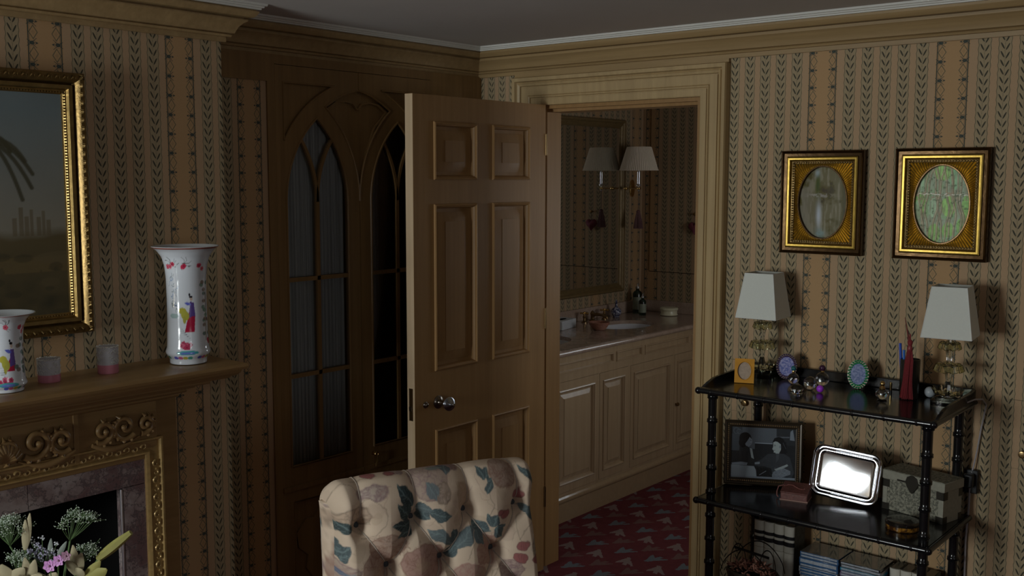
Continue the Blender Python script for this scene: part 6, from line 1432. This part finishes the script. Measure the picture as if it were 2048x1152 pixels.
def bottle(label, loc, r, h, dims):
    root = thing('pump_bottle', label, 'bottle', loc, 0, 'green pump bottles in the corner')
    MB().lathe([(r*0.9, 0), (r, 0.004), (r, h*0.78), (r*0.85, h*0.86), (r*0.36, h*0.93), (r*0.36, h)], n=22).build('body', M['bottle'], root)
    MB().lathe([(r*1.01, h*0.16), (r*1.01, h*0.66)], n=22, cap=False).build('paper_label', plain('grey_green_label', (0.22, 0.25, 0.19), 0.5) if 'grey_green_label' not in bpy.data.materials else bpy.data.materials['grey_green_label'], root)
    m = MB(); m.lathe([(r*0.42, h), (r*0.42, h+0.012), (r*0.12, h+0.014), (r*0.12, h+0.030)], n=14); m.tube([(0, 0, h+0.030), (0.014, -0.012, h+0.031), (0.020, -0.018, h+0.026)], 0.0035, 8); m.build('pump', M['steel'], root)
bottle('tall dark green pump bottle in the corner of the vanity top', (-3.640, 5.665, Z9), 0.030, 0.160, 0); bottle('shorter dark green pump bottle, in front of the taller one', (-3.560, 5.600, Z9), 0.024, 0.110, 0)
root = thing('patterned_bottle', 'round blue and white patterned bottle with a tall stopper behind the taps', 'bottle', (-3.625, 5.400, Z9))
bw, b = newmat('blue_white_pattern', 0.2, 0, 0.5, 0.4); o, x, y, z = nobj(); f = nnoise(110, 3, o); setcol(b, nmix(nmin(nmax((f-0.5)*12.0, 0.0), 1.0), (0.05, 0.06, 0.12), (0.40, 0.40, 0.46)))
MB().lathe([(0.020, 0), (0.024, 0.004)]+[(0.033*math.cos(a), 0.034+0.032*math.sin(a)) for a in np.linspace(-1.0, 1.2, 10)]+[(0.008, 0.072), (0.007, 0.085), (0.010, 0.088)], n=26).build('body', bw, root)
MB().lathe([(0.005, 0.088), (0.009, 0.096), (0.005, 0.108), (0.001, 0.112)], n=14).build('stopper', bw, root)
root = thing('cream_pot', 'round cream lidded pot near the back right of the vanity top', 'pot', (-3.425, 5.700, Z9))
MB().lathe([(0.050, 0), (0.056, 0.004), (0.052, 0.012), (0.051, 0.030), (0.055, 0.036)], n=34).build('pot_body', M['cream'], root); MB().lathe([(0.057, 0.036), (0.058, 0.044), (0.054, 0.050), (0.001, 0.052)], n=34).build('lid', M['cream'], root)
root = thing('woven_bowl', 'small terracotta woven bowl at the front of the vanity top', 'bowl', (-3.395, 4.885, Z9)); m = MB()
for k in range(8): z = 0.004+k*0.0055; r = 0.030+0.028*(k/7)**0.7; m.tube([((r+0.001*math.sin(12*t+k*PI))*math.cos(t), (r+0.001*math.sin(12*t+k*PI))*math.sin(t), z) for t in np.linspace(0, 2*PI, 40)], 0.0034, 6)
m.lathe([(0.0, 0.001), (0.03, 0.001), (0.03, 0.004)], n=24, cap=False); m.build('bowl', plain('woven_terracotta', (0.30, 0.13, 0.08), 0.5, var=0.5, scale=100), root)
root = thing('tissue_box', 'pale grey-white box at the left of the vanity top, next to the door lining', 'box', (-3.600, 4.800, Z9), math.radians(10)); MB().box(-0.05, 0.05, -0.09, 0.09, 0, 0.052).build('carton', plain('white_card', (0.48, 0.50, 0.52), 0.5), root, bevel=0.003); MB().plate([[(0.02*math.cos(t), 0.05*math.sin(t)) for t in np.linspace(0, 2*PI, 20, endpoint=False)]], 0.0521, 0.0526, PZ()).build('opening', M['blackm'], root)

# mirror
def mirror():
    B = PB(BX0+0.001); y0, y1, z0, z1 = 3.84, 5.600, 1.035, 2.118
    root = thing('gilt_framed_mirror', 'wide gilt framed mirror above the vanity reflecting the papered wall', 'mirror', (BX0+0.02, (y0+y1)/2, z0))
    MB().mould(rect(y0, y1, z0, z1), [(0, 0), (0, 0.018), (0.006, 0.024), (0.016, 0.022), (0.024, 0.014), (0.034, 0.016), (0.044, 0.010), (0.050, 0.012), (0.054, 0.006), (0.054, 0)], B).build('frame', plain('mirror_gilt', (0.17, 0.115, 0.045), 0.45, 0.3, var=0.3, scale=50), root, True, smooth=30)
    MB().mbox(B, y0+0.05, y1-0.05, z0+0.05, z1-0.05, 0.001, 0.006).build('glass', M['mirror'], root, True, smooth=0)
mirror()
def sconce():
    sx, sy, az = -3.572, 5.555, 1.690
    root = thing('wall_lamp', 'brass swing-arm wall lamp with a pleated cream shade, right of the mirror', 'lamp', (BX0+0.01, 5.700, az))
    m = MB(); m.plate([[(5.700+0.026*math.cos(t), az+0.055*math.sin(t)) for t in np.linspace(0, 2*PI, 30, endpoint=False)]], 0, 0.010, PB(BX0)); m.build('back_plate', M['brass'], root, True, bevel=0.003)
    m = MB(); m.tube([(BX0+0.01, 5.70, az), (BX0+0.055, 5.70, az)], 0.007, 10); m.sph((BX0+0.058, 5.70, az), 0.012, 12, 8); m.tube([(BX0+0.058, 5.70, az), (BX0+0.058, 5.545, az)], 0.0042, 8); m.sph((BX0+0.058, 5.545, az), 0.012, 12, 8); m.tube([(BX0+0.058, 5.545, az), (sx, sy, az)], 0.0042, 8); m.sph((sx, sy, az), 0.011, 12, 8)
    m.build('swing_arm', M['brass'], root, True)
    m = MB(); m.lathe([(0.004, -0.018), (0.007, -0.012), (0.006, 0.012), (0.015, 0.018), (0.016, 0.024), (0.0095, 0.028), (0.0095, 0.105), (0.003, 0.108), (0.002, 0.25)], (sx, sy, az), 16); m.build('candle_stem', M['steel'], root, True)
    V = []; F = []; n = 240; z0, z1 = az+0.112, az+0.258
    for (r, z, e) in ((0.122, z0, 1), (0.117, z0+0.01, 1), (0.078, z1-0.006, 1), (0.074, z1, 1), (0.072, z1, 0), (0.119, z0, 0)):
        for i in range(n): t = 2*PI*i/n; rr = r*(1+(0.012 if i % 4 < 2 else -0.012)*e); V.append((sx+rr*math.cos(t), sy+rr*math.sin(t), z))
    for k in range(6):
        for i in range(n): j = (i+1) % n; k2 = (k+1) % 6; F.append((k*n+i, k*n+j, k2*n+j, k2*n+i))
    MB().add(V, F).build('lamp_shade', M['pleat'], root, True, smooth=20)
    # sachet hanging from the arm
    r2 = thing('hanging_sachet', 'faded pink tasselled sachet hanging below the wall lamp', 'sachet', (sx, sy, 1.44))
    m = MB(); m.tube([(sx, sy, az-0.017), (sx, sy, 1.56)], 0.002, 6); m.build('cord', plain('faded_cord', (0.12, 0.08, 0.07), 0.7), r2, True)
    m = MB(); R = random.Random(8); m.sph((sx, sy, 1.545), 0.013, 12, 8)
    for k in range(70): a = R.random()*2*PI; q = math.sqrt(R.random()); m.tube([(sx+0.010*q*math.cos(a), sy+0.010*q*math.sin(a), 1.545), (sx+0.024*q*math.cos(a), sy+0.024*q*math.sin(a), 1.49), (sx+0.032*q*math.cos(a), sy+0.032*q*math.sin(a), 1.44)], 0.0022, 4)
    m.build('tassel', plain('faded_pink_thread', (0.13, 0.055, 0.055), 0.7), r2, True)
sconce()
# papered cupboard door in the bathroom back wall, with its sachet
root = thing('door_2', 'papered cupboard door outlined by thin dark joints in the bathroom back wall', None, (-3.2, BY1, 1.15), kind='structure')
MB().mbox(PA(BY1), -3.655, -2.80, 1.152, 2.212, -0.001, 0.006).build('papered_door', M['paperD'], root, True, smooth=0)
MB().mould(rect(-3.655, -2.80, 1.152, 2.212), [(-0.004, 0), (-0.004, 0.0025), (0.0, 0.0025), (0.0, 0)], PA(BY1)).build('door_joint', M['blackm'], root, True)
m = MB(); m.lathe([(0.005, 0), (0.005, 0.012), (0.011, 0.016), (0.010, 0.024), (0.001, 0.026)], n=16); m.xf(Matrix.Translation((-3.315, BY1-0.006, 1.53)) @ Matrix.Rotation(PI/2, 4, 'X')); m.build('knob', M['dbrass'], root, True)
root = thing('heart_sachet', 'dark red heart shaped sachet hanging on the papered cupboard door', 'sachet', (-3.315, BY1-0.03, 1.40))
m = MB(); hp = [(0.0028*16*math.sin(t)**3, 0.0028*(13*math.cos(t)-5*math.cos(2*t)-2*math.cos(3*t)-math.cos(4*t))) for t in np.linspace(0, 2*PI, 36, endpoint=False)]
V = []; F = []; n = 36
for q, w in ((1.0, 0.010), (0.9, 0.022), (0.6, 0.032), (0.1, 0.036)):
    for p in hp: V.append(PA(BY1-0.008)(-3.315+p[0]*q, 1.445+p[1]*q, w))
for k in range(3):
    for i in range(n): F.append((k*n+i, k*n+(i+1) % n, (k+1)*n+(i+1) % n, (k+1)*n+i))
F += [tuple(range(n)), tuple(3*n+i for i in range(n))]; m.add(V, F); m.build('heart', plain('dark_red_velvet', (0.16, 0.03, 0.05), 0.8), root, True)
m = MB(); m.tube([(-3.315, BY1-0.022, 1.462), (-3.318, BY1-0.024, 1.50), (-3.315, BY1-0.020, 1.532)], 0.0015, 6); m.build('ribbon', plain('dark_ribbon', (0.1, 0.03, 0.04), 0.6), root, True)
